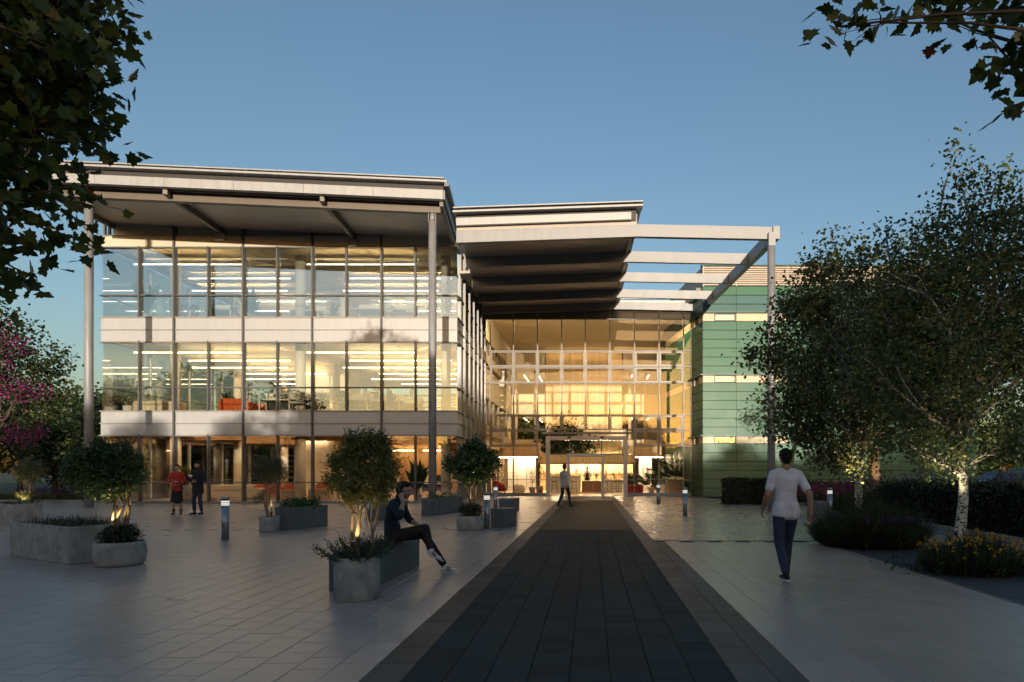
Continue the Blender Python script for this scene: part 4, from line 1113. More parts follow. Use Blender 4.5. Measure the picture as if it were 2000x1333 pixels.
# ------------------------------------------------------------------ hedges, beds, lawn
def hedge(name, label, poly_pts, width, h, n, size, seed, mat):
    """Clipped hedge along a polyline: twiggy core under a skin of leaves."""
    g = np.random.default_rng(seed)
    root = empty(name, (0, 0, 0), 0, label, "hedge")
    P = []; mb = MB()
    pts = [Vector((a, b, 0)) for a, b in poly_pts]
    tot = sum((pts[i+1] - pts[i]).length for i in range(len(pts) - 1))
    for i in range(len(pts) - 1):
        a, b = pts[i], pts[i+1]; L = (b - a).length; d = (b - a) / L; s = Vector((d.y, -d.x, 0))
        k = int(n * L / tot)
        t = g.uniform(-0.01, 1.01, k); face = g.choice(4, k, p=[0.36, 0.36, 0.14, 0.14])
        u = g.uniform(-1, 1, k) * width/2; z = g.uniform(0.02, 1, k) * h
        u = np.where(face == 0, -width/2, np.where(face == 2, width/2, u)); z = np.where(face == 1, h, z)
        wob = 0.05 * np.sin(t * L * 2.3) + g.normal(size=k) * 0.045
        for j in range(k):
            q = a + d * (t[j] * L) + s * (u[j] * (1 + 0.1 * math.sin(t[j]*L*3.1)) + (wob[j] if face[j] != 1 else 0)) 
            P.append((q.x, q.y, z[j] + (wob[j] if face[j] == 1 else 0)))
        q = [a - s*(width/2 - 0.10), b - s*(width/2 - 0.10), b + s*(width/2 - 0.10), a + s*(width/2 - 0.10)]
        mb.hexa([(p.x, p.y, 0) for p in q], [(p.x, p.y, h - 0.10) for p in q])
    mb.build("branch_core", MT['hedge_core'], root)
    leaf_mesh("foliage", P, size, BLUNT, mat, root, up=0.3, seed=seed)
    return root
MT['hedge_core'] = M("hedge_core", (0.012, 0.016, 0.008), 0.95, 0, 0.4, 20, bump=1.0, bscale=40)
hedge("hedge", "long dark clipped hedge along the side path at right", [(9.75, 10.5), (9.75, 15), (9.7, 20.5)], 1.0, 1.08, 15000, 0.075, 3, MT['lf_hedge'])
hedge("hedge", "short dark hedge in front of the green wall", [(5.95, 28.9), (7.4, 28.6), (8.6, 27.8)], 0.9, 1.05, 5500, 0.085, 4, MT['lf_hedge'])
hedge("added_screen_hedge", "unseen tall hedge added behind the viewer to block the low horizon glow", [(-90, -30), (-30, -31), (60, -30)], 2.0, 5.0, 9000, 0.5, 17, MT['lf_dark'])  # added out of view to keep horizon glow out of the reflections
hedge("added_garden_screen", "tall screen hedge added behind the glass wing to hide the bright low sky", [(-40, 58), (-20, 58.5), (-3.0, 58)], 1.6, 5.4, 12000, 0.30, 7, MT['lf_dark'])  # added to block the bright horizon behind the wing
hedge("hedge", "low hedge between the garden bed and the car park", [(9.8, 31), (16, 30.4), (24, 30)], 1.0, 0.9, 6000, 0.11, 6, MT['lf_hedge'])

def tuft(name, label, cat, c, rx_, ry_, h, n, mat, seed, lean=0.8, w=0.012, group=None, parent=None, part="blades"):
    """Clump of arching blades."""
    g = np.random.default_rng(seed)
    root = parent or empty(name, c, 0, label, cat, group)
    a = g.uniform(0, 2*math.pi, n); r = np.sqrt(g.uniform(0, 1, n))
    P = np.stack([rx_ * 0.72 * r * np.cos(a), ry_ * 0.72 * r * np.sin(a), np.zeros(n)], 1)
    d = np.stack([np.cos(a) * r * lean + g.normal(size=n)*0.25, np.sin(a) * r * lean + g.normal(size=n)*0.25, np.full(n, 1.0)], 1)
    hh = h * (1.05 - 0.45 * r) * g.uniform(0.65, 1.15, n)
    leaf_mesh(part, P, hh, tmpl_blade(w), mat, root, up=0.0, dirs=d, seed=seed)
    return root
t = tuft("grass_bush", "wide dark grassy bush around the far birch trunk", "bush", (5.55, 12.7, 0), 1.15, 1.0, 0.95, 5200, MT['lf_grass'], 5, lean=1.0, w=0.010)
tuft("", "", "", None, 1.2, 1.0, 0.70, 2600, MT['lf_juniper'], 6, lean=1.5, w=0.014, parent=t, part="lower_blades")
g = np.random.default_rng(8)
n = 26; a = g.uniform(-1.4, 1.6, n); P0 = np.stack([g.uniform(-0.5, 0.9, n), g.uniform(-0.95, -0.2, n), np.full(n, 0.05)], 1)
leaf_mesh("flower_stem", P0, 0.55, tmpl_blade(0.012), MT['lf_olive'], t, up=0, dirs=np.tile((0, 0, 1.0), (n, 1)) + g.normal(size=(n, 3))*0.08, seed=4)
leaf_mesh("flower_head", np.repeat(P0 + np.array([0, 0, 0.52]), 14, axis=0) + g.normal(size=(n*14, 3))*0.03, 0.04, OVAL, MT['fl_purple'], t, seed=4)
t = tuft("flower_bush", "bush of small yellow flowers around the near birch trunk", "bush", (5.62, 9.35, 0), 0.85, 0.62, 0.58, 3600, MT['lf_grass'], 15, lean=0.75, w=0.014)
leaf_mesh("foliage", np.stack([g.normal(size=2600)*0.40, g.normal(size=2600)*0.26, np.abs(g.normal(size=2600))*0.16], 1), 0.09, LONG, MT['lf_hedge'], t, seed=3)
n = 190; a = g.uniform(0, 2*math.pi, n); r = np.sqrt(g.uniform(0, 1, n))
P0 = np.stack([0.86*r*np.cos(a), 0.60*r*np.sin(a), 0.60 - 0.22*r + g.normal(size=n)*0.06], 1)
leaf_mesh("flower_head", np.repeat(P0, 7, axis=0) + g.normal(size=(n*7, 3))*0.008, 0.032, OVAL, MT['fl_yellow'], t, up=1.2, seed=12)
leaf_mesh("flower_stem", P0 * np.array([0.9, 0.9, 0]), np.clip(P0[:, 2], 0.2, 0.8), tmpl_blade(0.010), MT['lf_olive'], t, up=0, dirs=np.stack([P0[:, 0]*0.1, P0[:, 1]*0.1, np.ones(n)], 1), seed=12)
# beds on the right behind the hedge: purple and pink spires
for i, (x, y, cx, lab) in enumerate(((11.4, 24.0, 1.9, "purple flower bed behind the right end of the hedge"), (14.2, 24.5, 1.9, "tall purple flower bed in front of the dark trees"), (9.4, 24.6, 1.3, "pink and purple spires beside the far bollard"))):
    t = tuft("flower_bed", lab, "flowers", (x, y, 0), cx, 1.0, 1.25 if i < 2 else 0.9, 900, MT['lf_grass'], 25 + i, lean=0.3, w=0.018)
    n = 240; P0 = np.stack([g.uniform(-cx, cx, n), g.uniform(-0.9, 0.9, n), g.uniform(0.75, 1.4, n) * (1.0 if i < 2 else 0.75)], 1)
    leaf_mesh("flower_spike", np.repeat(P0, 6, axis=0) + g.normal(size=(n*6, 3)) * np.array([0.02, 0.02, 0.09]), 0.06, OVAL, MT['fl_purple'] if i < 2 else MT['fl_pink'], t, seed=i)
# lawn blades and lavender on the left
n = 9000
P0 = np.stack([g.uniform(-46, -22.6, n), g.uniform(33.1, 40, n), np.full(n, -0.06)], 1)
tag(leaf_mesh("lawn_grass", P0, 0.16, tmpl_blade(0.10), MT['lf_bg'], None, up=0, dirs=g.normal(size=(n, 3))*0.3 + np.array([0, 0, 1.0]), seed=2), kind='stuff')
n = 5000
P0 = np.stack([g.uniform(9.15, 10.4, n), g.uniform(8, 27, n), np.full(n, -0.05)], 1)
tag(leaf_mesh("verge_grass", P0, 0.17, tmpl_blade(0.08), MT['lf_grass'], None, up=0, dirs=g.normal(size=(n, 3))*0.3 + np.array([0, 0, 1.0]), seed=2), kind='stuff')
for i in range(5):
    x = -29.6 + i * 1.5
    t = tuft("lavender", ["leftmost lavender clump at the lawn edge", "second lavender clump from the left at the lawn edge", "middle lavender clump at the lawn edge", "fourth lavender clump from the left at the lawn edge", "lavender clump nearest the glass wing"][i], "plant", (x, 33.6, -0.02), 0.8, 0.5, 0.55, 420, MT['lf_olive'], 45 + i, lean=0.5, w=0.02, group="lavender along the lawn")
    n = 150; P0 = np.stack([g.uniform(-0.75, 0.75, n), g.uniform(-0.45, 0.45, n), g.uniform(0.35, 0.62, n)], 1)
    leaf_mesh("flower_spike", np.repeat(P0, 5, axis=0) + g.normal(size=(n*5, 3))*0.03, 0.06, OVAL, MT['fl_purple'], t, seed=i)
# ------------------------------------------------------------------ lamps inside the buildings
MT['em_warm'] = emis("warm_tube", (1.0, 0.70, 0.36), 9)
MT['em_gf'] = emis("amber_tube", (1.0, 0.72, 0.40), 20)
MT['em_up'] = emis("ceiling_fill_emitter", (1.0, 0.72, 0.36), 42)
MT['em_mid'] = emis("soft_white_tube", (1.0, 0.76, 0.42), 8)
MT['em_cool'] = emis("white_tube", (1.0, 0.92, 0.78), 4.5)
MT['em_cove'] = emis("cove_tube", (1.0, 0.77, 0.50), 90)
def luminaire(c, length, mat, label, group, w=0.06, along='x', hang=0.3, name="linear_lamp"):
    r = empty(name, c, 0 if along == 'x' else R(90), label, "lamp", group)
    MB().box(-length/2, length/2, -w/2, w/2, 0, 0.035).build("housing", MT['white'], r)
    MB().box(-length/2 + 0.02, length/2 - 0.02, -w/2 + 0.006, w/2 - 0.006, -0.03, -0.001).build("diffuser", mat, r)
    if hang >= 0.2:
        MB().box(-length/2 + 0.02, length/2 - 0.02, -w/2 + 0.012, w/2 - 0.012, 0.0355, 0.037).build("added_uplight_strip", MT['em_up'], r)  # unseen glowing strip added on top to brighten the ceiling
    if hang:
        MB().box(-length*0.35 - 0.004, -length*0.35 + 0.004, -0.004, 0.004, 0.036, hang).box(length*0.35 - 0.004, length*0.35 + 0.004, -0.004, 0.004, 0.036, hang).build("wire", MT['alu_dark'], r)
    return r
for z, mat, lab, grp, hang in ((3.33, MT['em_gf'], "linear lamp of the ground floor office", "ground floor office lamps", 0.08),
                               (7.12, MT['em_mid'], "linear pendant lamp in the middle storey of the glass wing", "middle storey office lamps", 0.57),
                               (11.30, MT['em_cool'], "linear pendant lamp in the top storey of the glass wing", "top storey office lamps", 0.63)):
    for i in range(6):
        y = WY0 + 0.9 + i * 2.2
        for xc in (-18.6, -10.4):
            luminaire((xc + (0.7 if i % 2 else -0.5), y, z), 5.2, mat, lab.replace('linear', ('left' if xc < -14 else 'right') + ' linear').replace(' glass wing', ' wing') + ', %s row from the glass' % ORD[i], grp, hang=hang, w=0.045)
# atrium: coves, gallery lamps and added hidden fill lamps
luminaire((-0.6, BF - 0.25, 2.68), 6.2, MT['em_cove'], "hidden cove lamp at the foot of the timber battens", "atrium coves", w=0.12, hang=0, name="cove_and_fill_lamp")
luminaire((-0.6, BF - 0.5, 11.2), 6.2, MT['em_warm'], "cove lamp above the timber battens under the atrium roof", "atrium coves", w=0.12, hang=0, name="cove_and_fill_lamp")
luminaire((-5.2, 46.2, 2.5), 3.0, MT['em_cove'], "cove lamp over the left lobby panels", "atrium coves", w=0.05, hang=0, name="cove_and_fill_lamp")
luminaire((4.2, 46.2, 2.5), 2.4, MT['em_cove'], "cove lamp over the right lobby panels", "atrium coves", w=0.05, hang=0, name="cove_and_fill_lamp")
luminaire((-0.4, 49.2, 2.38), 7.0, MT['em_cove'], "cove lamp over the bottle shelves of the bar", "atrium coves", w=0.10, hang=0, name="cove_and_fill_lamp")
luminaire((-0.4, 46.75, 2.40), 6.6, MT['em_cove'], "added hidden lamp behind the bar header washing the bar", "atrium coves", w=0.10, hang=0, name="cove_and_fill_lamp")  # hidden emitter added to brighten the bar
for (zz, nm) in ((5.9, "lower"), (9.5, "upper")):
    for (xa, side) in ((-5.6, "outer left"), (-4.4, "inner left"), (3.4, "inner right"), (4.8, "outer right")):
        luminaire((xa, 55.0, zz), 4.0, MT['em_mid'], "%s of the thin lamps under the %s gallery of the atrium" % (side, nm), "gallery lamps", along='y', w=0.07, hang=0.12)

luminaire((-0.3, AY + 0.45, 10.75), 11.4, MT['em_cove'], "added fill lamp hidden behind the dark head panels of the atrium glass", "atrium coves", w=0.10, hang=0, name="cove_and_fill_lamp")  # unseen strip added to light the tower, ceiling and galleries
# ------------------------------------------------------------------ furniture
MT['chair_white'] = M("white_chair_mesh", (0.70, 0.68, 0.63), 0.5, 0, 0.03)
MT['orange'] = M("orange_fabric", (0.50, 0.085, 0.02), 0.85, 0, 0.12, 8)
MT['red'] = M("red_fabric", (0.26, 0.012, 0.012), 0.8, 0, 0.12, 8)
MT['cream_fab'] = M("cream_fabric", (0.62, 0.54, 0.42), 0.9, 0, 0.08, 8)
MT['desk_top'] = M("desk_top", (0.62, 0.58, 0.50), 0.4, 0, 0.04)
MT['terrazzo'] = M("terrazzo", (0.42, 0.30, 0.22), 0.5, 0, 0.55, 26)
MT['chrome'] = M("chrome", (0.5, 0.5, 0.5), 0.2, 0.9, 0.03)

def rounded(mb_pts_name, mat, parent, x0, x1, y0, y1, z0, z1, b):
    return MB().box(x0, x1, y0, y1, z0, z1).build(mb_pts_name, mat, parent, bevel=b)

def office_chair(loc, rz, label):
    r = empty("office_chair", loc, rz, label, "chair", "white office chairs")
    rounded("seat", MT['chair_white'], r, -0.25, 0.25, -0.25, 0.25, 0.44, 0.52, 0.03)
    back = MB()
    for i in range(7):            # slim frame with mesh cross ribs
        z = 0.62 + i * 0.07
        back.box(-0.21, 0.21, 0.24 + 0.012*i, 0.262 + 0.012*i, z, z + 0.05)
    back.path([(-0.24, 0.23, 0.54), (-0.25, 0.27, 0.8), (-0.2, 0.33, 1.10), (0.2, 0.33, 1.10), (0.25, 0.27, 0.8), (0.24, 0.23, 0.54)], 0.022, 6)
    back.build("backrest", MT['chair_white'], r)
    for s in (-1, 1):
        MB().path([(s*0.24, 0.1, 0.5), (s*0.30, 0.08, 0.58), (s*0.30, 0.05, 0.70), (s*0.30, -0.15, 0.71)], 0.02, 6).build("armrest", MT['chair_white'], r)
    MB().tube((0, 0, 0.08), (0, 0, 0.44), 0.03).build("stem", MT['chrome'], r)
    for k in range(5):
        a = k * 2 * math.pi / 5
        MB().path([(0, 0, 0.10), (0.3*math.cos(a), 0.3*math.sin(a), 0.06)], [0.025, 0.018], 6).lathe([(0.03, 0.0), (0.03, 0.055)], 8, (0.3*math.cos(a), 0.3*math.sin(a), 0)).build("leg", MT['chrome'], r)
    return r
def desk(loc, rz, w, label, screen=True):
    r = empty("desk", loc, rz, label, "desk", "office desks")
    MB().box(-w/2, w/2, -0.4, 0.4, 0.70, 0.74).build("desk_top", MT['desk_top'], r)
    for sx in (-1, 1):
        for sy in (-1, 1):
            MB().box(sx*(w/2 - 0.06) - 0.025, sx*(w/2 - 0.06) + 0.025, sy*0.34 - 0.025, sy*0.34 + 0.025, 0, 0.70).build("leg", MT['white'], r)
    MB().box(-w/2 + 0.02, w/2 - 0.02, 0.36, 0.39, 0.30, 0.695).build("modesty_panel", MT['black'], r)
    MB().box(-w/2, w/2, 0.405, 0.43, 0.60, 1.12).build("desk_screen", MT['chair_white'], r)
    return r
def monitor(loc, rz, label):
    r = empty("monitor", loc, rz, label, "monitor", "desk monitors")
    MB().cbox(-0.28, 0.28, -0.02, 0.02, 0.12, 0.46, 0.008).build("screen", MT['black'], r)
    MB().box(-0.03, 0.03, -0.015, 0.035, 0.01, 0.2).box(-0.12, 0.12, -0.08, 0.08, 0, 0.012).build("stand", MT['black'], r)
def sofa(loc, rz, w, mat, label, h=0.72):
    r = empty("sofa", loc, rz, label, "sofa")
    rounded("base", mat, r, -w/2, w/2, -0.42, 0.42, 0.08, 0.42, 0.05)
    n = max(1, round(w / 0.8))
    for i in range(n):
        a = -w/2 + 0.12 + (w - 0.24) * i / n; b = -w/2 + 0.12 + (w - 0.24) * (i + 1) / n
        rounded("cushion", mat, r, a + 0.01, b - 0.01, -0.40, 0.20, 0.425, 0.52, 0.04)
    rounded("backrest", mat, r, -w/2, w/2, 0.22, 0.44, 0.425, h, 0.06)
    for s in (-1, 1): rounded("armrest", mat, r, s*w/2 - 0.10, s*w/2 + 0.10, -0.42, 0.40, 0.1, 0.58, 0.06)
    for sx in (-1, 1):
        for sy in (-1, 1): MB().tube((sx*(w/2 - 0.1), sy*0.34, 0), (sx*(w/2 - 0.1), sy*0.34, 0.09), 0.025).build("leg", MT['wood_dark'], r)
    return r
def armchair(loc, rz, mat, label, group=None):
    r = empty("armchair", loc, rz, label, "armchair", group)
    rounded("seat", mat, r, -0.33, 0.33, -0.34, 0.30, 0.26, 0.44, 0.06)
    prof = MB()
    n = 14
    pts = []
    for i in range(n + 1):
        a = math.pi * (0.0 + i / n)
        pts.append((0.40*math.cos(a), 0.02 + 0.36*math.sin(a), 0))
    vs = []; fs = []
    for i, (x, y, _) in enumerate(pts):
        t = math.sin(math.pi * i / n); top = 0.56 + 0.28 * t
        ox, oy = x*0.82, 0.02 + (y - 0.02)*0.80
        vs += [(x, y, 0.22), (x*1.04, y*1.04, top), (ox, oy, top + 0.01), (ox, oy, 0.30)]
    for i in range(n):
        a = i*4; b = a + 4
        for k_ in range(4):
            fs.append((a + k_, a + (k_+1) % 4, b + (k_+1) % 4, b + k_))
    fs += [(0, 3, 2, 1), (4*n, 4*n+1, 4*n+2, 4*n+3)]
    prof.add(vs, fs, True).build("backrest", mat, r)
    for sx in (-1, 1):
        for sy in (-1, 1): MB().path([(sx*0.26, sy*0.24, 0.28), (sx*0.31, sy*0.29, 0)], [0.022, 0.014], 8).build("leg", MT['wood'], r)
    return r
def bar_stool(loc, rz, label):
    r = empty("bar_stool", loc, rz, label, "stool", "bar stools")
    MB().lathe([(0.19, 0.72), (0.2, 0.75), (0.19, 0.78)], 20).build("seat", MT['wood_dark'], r)
    for sx in (-1, 1):
        for sy in (-1, 1): MB().path([(sx*0.13, sy*0.13, 0.73), (sx*0.2, sy*0.2, 0)], 0.014, 6).build("leg", MT['wood_dark'], r)
    MB().path([(-0.18, 0.12, 0.76), (-0.17, 0.17, 0.92), (-0.10, 0.19, 1.02), (0, 0.2, 1.05), (0.10, 0.19, 1.02), (0.17, 0.17, 0.92), (0.18, 0.12, 0.76)], 0.016, 6).build("backrest", MT['wood_dark'], r)
    MB().path([(0.185*math.cos(a), 0.185*math.sin(a), 0.28) for a in [k*math.pi/8 for k in range(17)]], 0.010, 5).build("foot_ring", MT['wood_dark'], r)
def table(loc, rz, w, d, h, mat, label, slats=False):
    r = empty("table", loc, rz, label, "table")
    MB().cbox(-w/2, w/2, -d/2, d/2, h - 0.04, h, 0.008).build("table_top", mat, r)
    if slats:
        n = int(w / 0.09)
        for i in range(n): MB().box(-w/2 + 0.09*i, -w/2 + 0.09*i + 0.07, -d/2, d/2, 0, h - 0.042).build("side_slat", mat, r)
    else:
        for sx in (-1, 1):
            for sy in (-1, 1): MB().box(sx*(w/2-0.05) - 0.02, sx*(w/2-0.05) + 0.02, sy*(d/2-0.05) - 0.02, sy*(d/2-0.05) + 0.02, 0, h - 0.042).build("leg", mat, r)
    return r
def leafy_plant(loc, h, n, label, style='banana', pot=(0.18, 0.3), mat='lf_bay', potmat='white', seed=1, spread=0.5, group="indoor plants"):
    """Pot plant: long arching leaves (banana), bushy (bush) or palm fronds (palm)."""
    g = np.random.default_rng(seed)
    r = empty("potted_plant", loc, g.uniform(0, 6), label, "plant", group)
    pr, ph = pot
    MB().lathe([(pr*0.8, 0), (pr, ph), (pr*0.9, ph), (pr*0.88, ph - 0.03)], 18).build("pot", MT[potmat], r)
    if style == 'banana':
        a = g.uniform(0, 2*math.pi, n); el = g.uniform(0.9, 1.45, n)
        P = np.stack([0.03*np.cos(a), 0.03*np.sin(a), ph + (h - ph) * g.uniform(0.02, 0.35, n)], 1)
        d = np.stack([np.cos(a)*np.cos(el), np.sin(a)*np.cos(el), np.sin(el)], 1)
        leaf_mesh("leaves", P, (h - ph)*0.62, tmpl_long(0.13), MT[mat], r, up=0.6, dirs=d, seed=seed)
        MB().path([(0, 0, ph - 0.03), (0.01, 0, ph + (h-ph)*0.35)], [0.03, 0.015], 6).build("stem", MT['bark'], r)
    elif style == 'palm':
        V = []; D = []
        for i in range(n):
            a = 2*math.pi*i/n + g.uniform(-0.2, 0.2); el = g.uniform(0.45, 1.35); L = (h - ph) * g.uniform(0.8, 1.05)
            for j in range(14):
                t = 0.2 + 0.8 * j / 13
                c = np.array([math.cos(a)*math.cos(el)*L*t, math.sin(a)*math.cos(el)*L*t, ph + math.sin(el)*L*t - 0.28*L*t*t*math.cos(el)])
                for s in (-1, 1):
                    V.append(c); D.append((math.cos(a + s*0.7), math.sin(a + s*0.7), 0.15))
        leaf_mesh("fronds", V, (h - ph)*0.28, tmpl_long(0.06), MT[mat], r, up=0.6, dirs=D, seed=seed)
        MB().path([(0, 0, ph - 0.03), (0, 0, ph + 0.15)], [0.06, 0.04], 8).build("stem", MT['bark'], r)
    else:
        c = np.array([0, 0, ph + (h - ph)*0.55])
        P, _ = in_lobes([(c, (spread, spread, (h - ph)*0.5))], n, g, 0.45)
        leaf_mesh("leaves", P, 0.10, LONG, MT[mat], r, seed=seed)
        MB().path([(0, 0, ph - 0.03), (0, 0, ph + (h-ph)*0.5)], [0.025, 0.015], 6).build("stem", MT['bark'], r)
    return r
def wx(x, d): return (x - HX) * d / F_PX
# middle storey (floor at 4.26 m)
Z1 = 4.262
for (x, d, rz, lab) in ((577, 30.3, 0.3, "white office chair left of the planter in the middle storey"), (663, 30.4, -0.4, "white office chair right of the planter in the middle storey"), (713, 31.6, 0.6, "farther white office chair by the dark monitors, middle storey")):
    office_chair((wx(x, d), d, Z1), rz + math.pi, lab)
for (x, d, lab) in ((603, 31.2, "desk with pale screen behind the left white chair"), (690, 31.4, "desk with pale screen between the two right white chairs"), (545, 31.5, "desk behind the round column, middle storey"), (752, 31.9, "desk behind the dark leafy plant, middle storey"), (790, 33.2, "farthest desk in the middle storey")):
    desk((wx(x, d), d, Z1), 0, 1.7, lab)
for (x, d, lab) in ((728, 31.85, "dark monitor nearest the dark plant, middle storey"), (545, 31.45, "dark monitor beside the column, middle storey"), (668, 31.35, "dark monitor behind the right white chair")):
    monitor((wx(x, d), d, Z1 + 0.742), 0.2, lab)
sofa((wx(465, 30.9), 30.9, Z1), math.pi, 1.3, MT['orange'], "orange sofa at the window of the middle storey")
sofa((wx(500, 33.5), 33.5, Z1), math.pi, 1.6, MT['orange'], "orange sofa deeper in the middle storey")
sofa((wx(312, 30.9), 30.9, Z1), math.pi, 1.9, MT['cream_fab'], "low cream sofa in the left corner of the middle storey", 0.6)
leafy_plant((wx(627, 30.3), 30.3, Z1), 1.05, 240, "bushy plant in wooden planter between the white chairs", 'bush', (0.3, 0.55), 'lf_bay', 'wood_dark', 3, 0.34)
leafy_plant((wx(763, 30.2), 30.2, Z1), 1.05, 26, "dark broad leaved plant at the window right of the desks", 'banana', (0.16, 0.3), 'lf_dark', 'black', 4)
leafy_plant((wx(822, 30.2), 30.2, Z1), 0.65, 180, "low dark bushy plant near the right column, middle storey", 'bush', (0.2, 0.25), 'lf_dark', 'black', 5, 0.3)
leafy_plant((wx(447, 31.0), 31.0, Z1), 1.15, 26, "dark plant beside the orange sofa, middle storey", 'banana', (0.15, 0.3), 'lf_dark', 'black', 6)
leafy_plant((wx(250, 30.4), 30.4, Z1), 1.35, 420, "tall bushy plant in the left glass corner, middle storey", 'bush', (0.22, 0.35), 'lf_bay', 'white', 7, 0.55)
leafy_plant((wx(215, 30.6), 30.6, Z1), 0.95, 300, "low bushy plant at the far left corner, middle storey", 'bush', (0.2, 0.3), 'lf_dark', 'white', 8, 0.5)
# top storey (floor at 8.57 m)
Z2 = 8.572
for (x, d, lab) in ((757, 30.2, "left of two white office chairs at the top storey window"), (805, 30.2, "right of two white office chairs at the top storey window")):
    office_chair((wx(x, d), d, Z2), math.pi, lab)
for (x, d, lab) in ((725, 30.9, "desk left of the two chairs, top storey"), (782, 31.0, "desk between the two chairs, top storey"), (600, 31.2, "desk in the middle of the top storey"), (430, 31.0, "desk behind the window shrubs, top storey")):
    desk((wx(x, d), d, Z2), 0, 1.5, lab)
leafy_plant((wx(284, 29.9), 29.9, Z2), 2.1, 22, "tall banana plant at the left corner of the top storey", 'banana', (0.18, 0.3), 'lf_bright', 'white', 11)
leafy_plant((wx(490, 30.6), 30.6, Z2), 1.7, 24, "pale leafy banana plant near the second fin, top storey", 'banana', (0.18, 0.3), 'lf_bright', 'white', 12)
leafy_plant((wx(652, 30.6), 30.6, Z2), 1.1, 20, "short banana plant in the middle of the top storey", 'banana', (0.18, 0.3), 'lf_bright', 'white', 13)
for i, (x, h, s) in enumerate(((357, 1.0, 0.28), (380, 0.75, 0.22), (415, 0.75, 0.24), (460, 0.85, 0.28), (495, 0.75, 0.25))):
    leafy_plant((wx(x, 29.8), 29.8, Z2), h, 220, ["leftmost window shrub of the top storey", "second window shrub from the left, top storey", "third window shrub from the left, top storey", "fourth window shrub from the left, top storey", "rightmost of the five window shrubs, top storey"][i], 'bush', (0.15, 0.3), 'lf_dark', 'wood_dark', 20 + i, s)
leafy_plant((wx(872, 30.0), 30.0, Z2), 1.9, 420, "tall dark plant at the right corner of the top storey", 'bush', (0.2, 0.3), 'lf_dark', 'black', 27, 0.3)
# ground floor
Z0 = 0.062
sofa((wx(452, 32), 32.0, Z0), math.pi, 2.8, MT['cream_fab'], "long cream sofa on the ground floor behind the couple", 0.75)
sofa((wx(520, 33), 33.0, Z0), math.pi, 1.8, MT['orange'], "orange sofa on the ground floor behind the twisted tree", 0.75)
armchair((wx(572, 32.5), 32.5, Z0), 2.6, MT['orange'], "orange armchair left of the white column, ground floor", "lobby armchairs")
armchair((wx(633, 33.5), 33.5, Z0), 3.4, MT['orange'], "orange armchair right of the white column, ground floor", "lobby armchairs")
armchair((wx(803, 32.5), 32.5, Z0), 3.6, MT['red'], "red armchair by the tall plant, ground floor", "lobby armchairs")
table((wx(566, 31.2), 31.2, Z0), 0, 0.9, 0.5, 0.5, MT['wood'], "slatted wooden table left of the white column", True)
table((wx(628, 31.2), 31.2, Z0), 0, 1.1, 0.5, 0.55, MT['wood'], "slatted wooden table right of the white column", True)
for (x, d, lab) in ((700, 35.0, "ground floor desk behind the golden potted tree"), (745, 36.0, "ground floor desk behind the seated man"), (850, 35.5, "ground floor desk behind the right front column"), (660, 38.0, "ground floor desk deep in the office")):
    desk((wx(x, d), d, Z0), 0, 1.8, lab)
for (x, d, lab) in ((735, 35.9, "monitor on the desk behind the seated man"), (852, 35.4, "monitor on the desk behind the right front column")):
    monitor((wx(x, d), d, Z0 + 0.742), 0.1, lab)
leafy_plant((wx(816, 30.3), 30.3, Z0), 2.05, 26, "tall broad leaved plant inside the glass by the right column", 'banana', (0.2, 0.3), 'lf_bay', 'black', 31)
leafy_plant((wx(366, 30.6), 30.6, Z0), 1.75, 26, "yellow leaved plant behind the couple", 'banana', (0.3, 0.75), 'lf_gold', 'concrete', 32)
wp("timber_wall", MB().box(-16.9, -9.0, 42.6, 42.75, 0.07, 3.2), MT['wood'])
wp("timber_wall", MB().box(-8.9, -6.6, 38.6, 38.75, 0.07, 3.2), MT['wood'])
for i in range(5):
    luminaire((-8.4 - 2.0*i, 42.2, 2.85), 1.6, MT['em_warm'], "wall washing lamp before the rear timber wall, %s from the right" % ORD[i], "timber wall lamps", hang=0.36)
# atrium furniture
armchair((wx(975, 40.2), 40.2, 0.016), 2.7, MT['red'], "red armchair just inside the atrium glass at left", "atrium armchairs")
r = empty("pouf", (wx(1014, 40.6), 40.6, 0.016), 0, "large rounded beige pouf inside the atrium", "pouf")
MB().lathe([(0.0, 0.0), (0.28, 0.0), (0.35, 0.08), (0.38, 0.3), (0.35, 0.52), (0.26, 0.60), (0.0, 0.61)], 28, caps=False).build("cushion", MT['cream_fab'], r)
MB().lathe([(0.27, -0.012), (0.27, 0.005)], 20).build("foot", MT['wood_dark'], r)
sofa((wx(1238, 40.4), 40.4, 0.016), math.pi, 0.95, MT['red'], "dark red sofa inside the atrium right of the doors", 0.62)
r = empty("planter", (wx(1319, 39.6), 39.6, 0.016), 0, "square terrazzo planter inside the glass at right", "planter")
MB().box(-0.52, 0.52, -0.5, 0.5, 0, 0.90).build("tub", MT['terrazzo'], r, bevel=0.02)
MB().box(-0.46, 0.46, -0.44, 0.44, 0.902, 0.91).build("soil", MT['soil'], r)
leafy_plant((wx(1319, 39.6), 39.6, 0.93), 1.75, 20, "large palm in the terrazzo planter", 'palm', (0.2, 0.05), 'lf_bay', 'soil', 35, group=None)
leafy_plant((wx(1272, 41.5), 41.5, 0.016), 1.9, 12, "smaller palm left of the terrazzo planter", 'palm', (0.2, 0.4), 'lf_bright', 'white', 36, group=None)
leafy_plant((wx(1230, 41.5), 41.5, 0.016), 1.5, 24, "broad leaved plant behind the red sofa", 'banana', (0.18, 0.3), 'lf_bay', 'wood_dark', 37, group=None)
leafy_plant((wx(1040, 42), 42.0, 0.016), 1.75, 300, "left of two small potted trees in the atrium", 'bush', (0.22, 0.4), 'lf_olive', 'concrete', 38, 0.35, group=None)
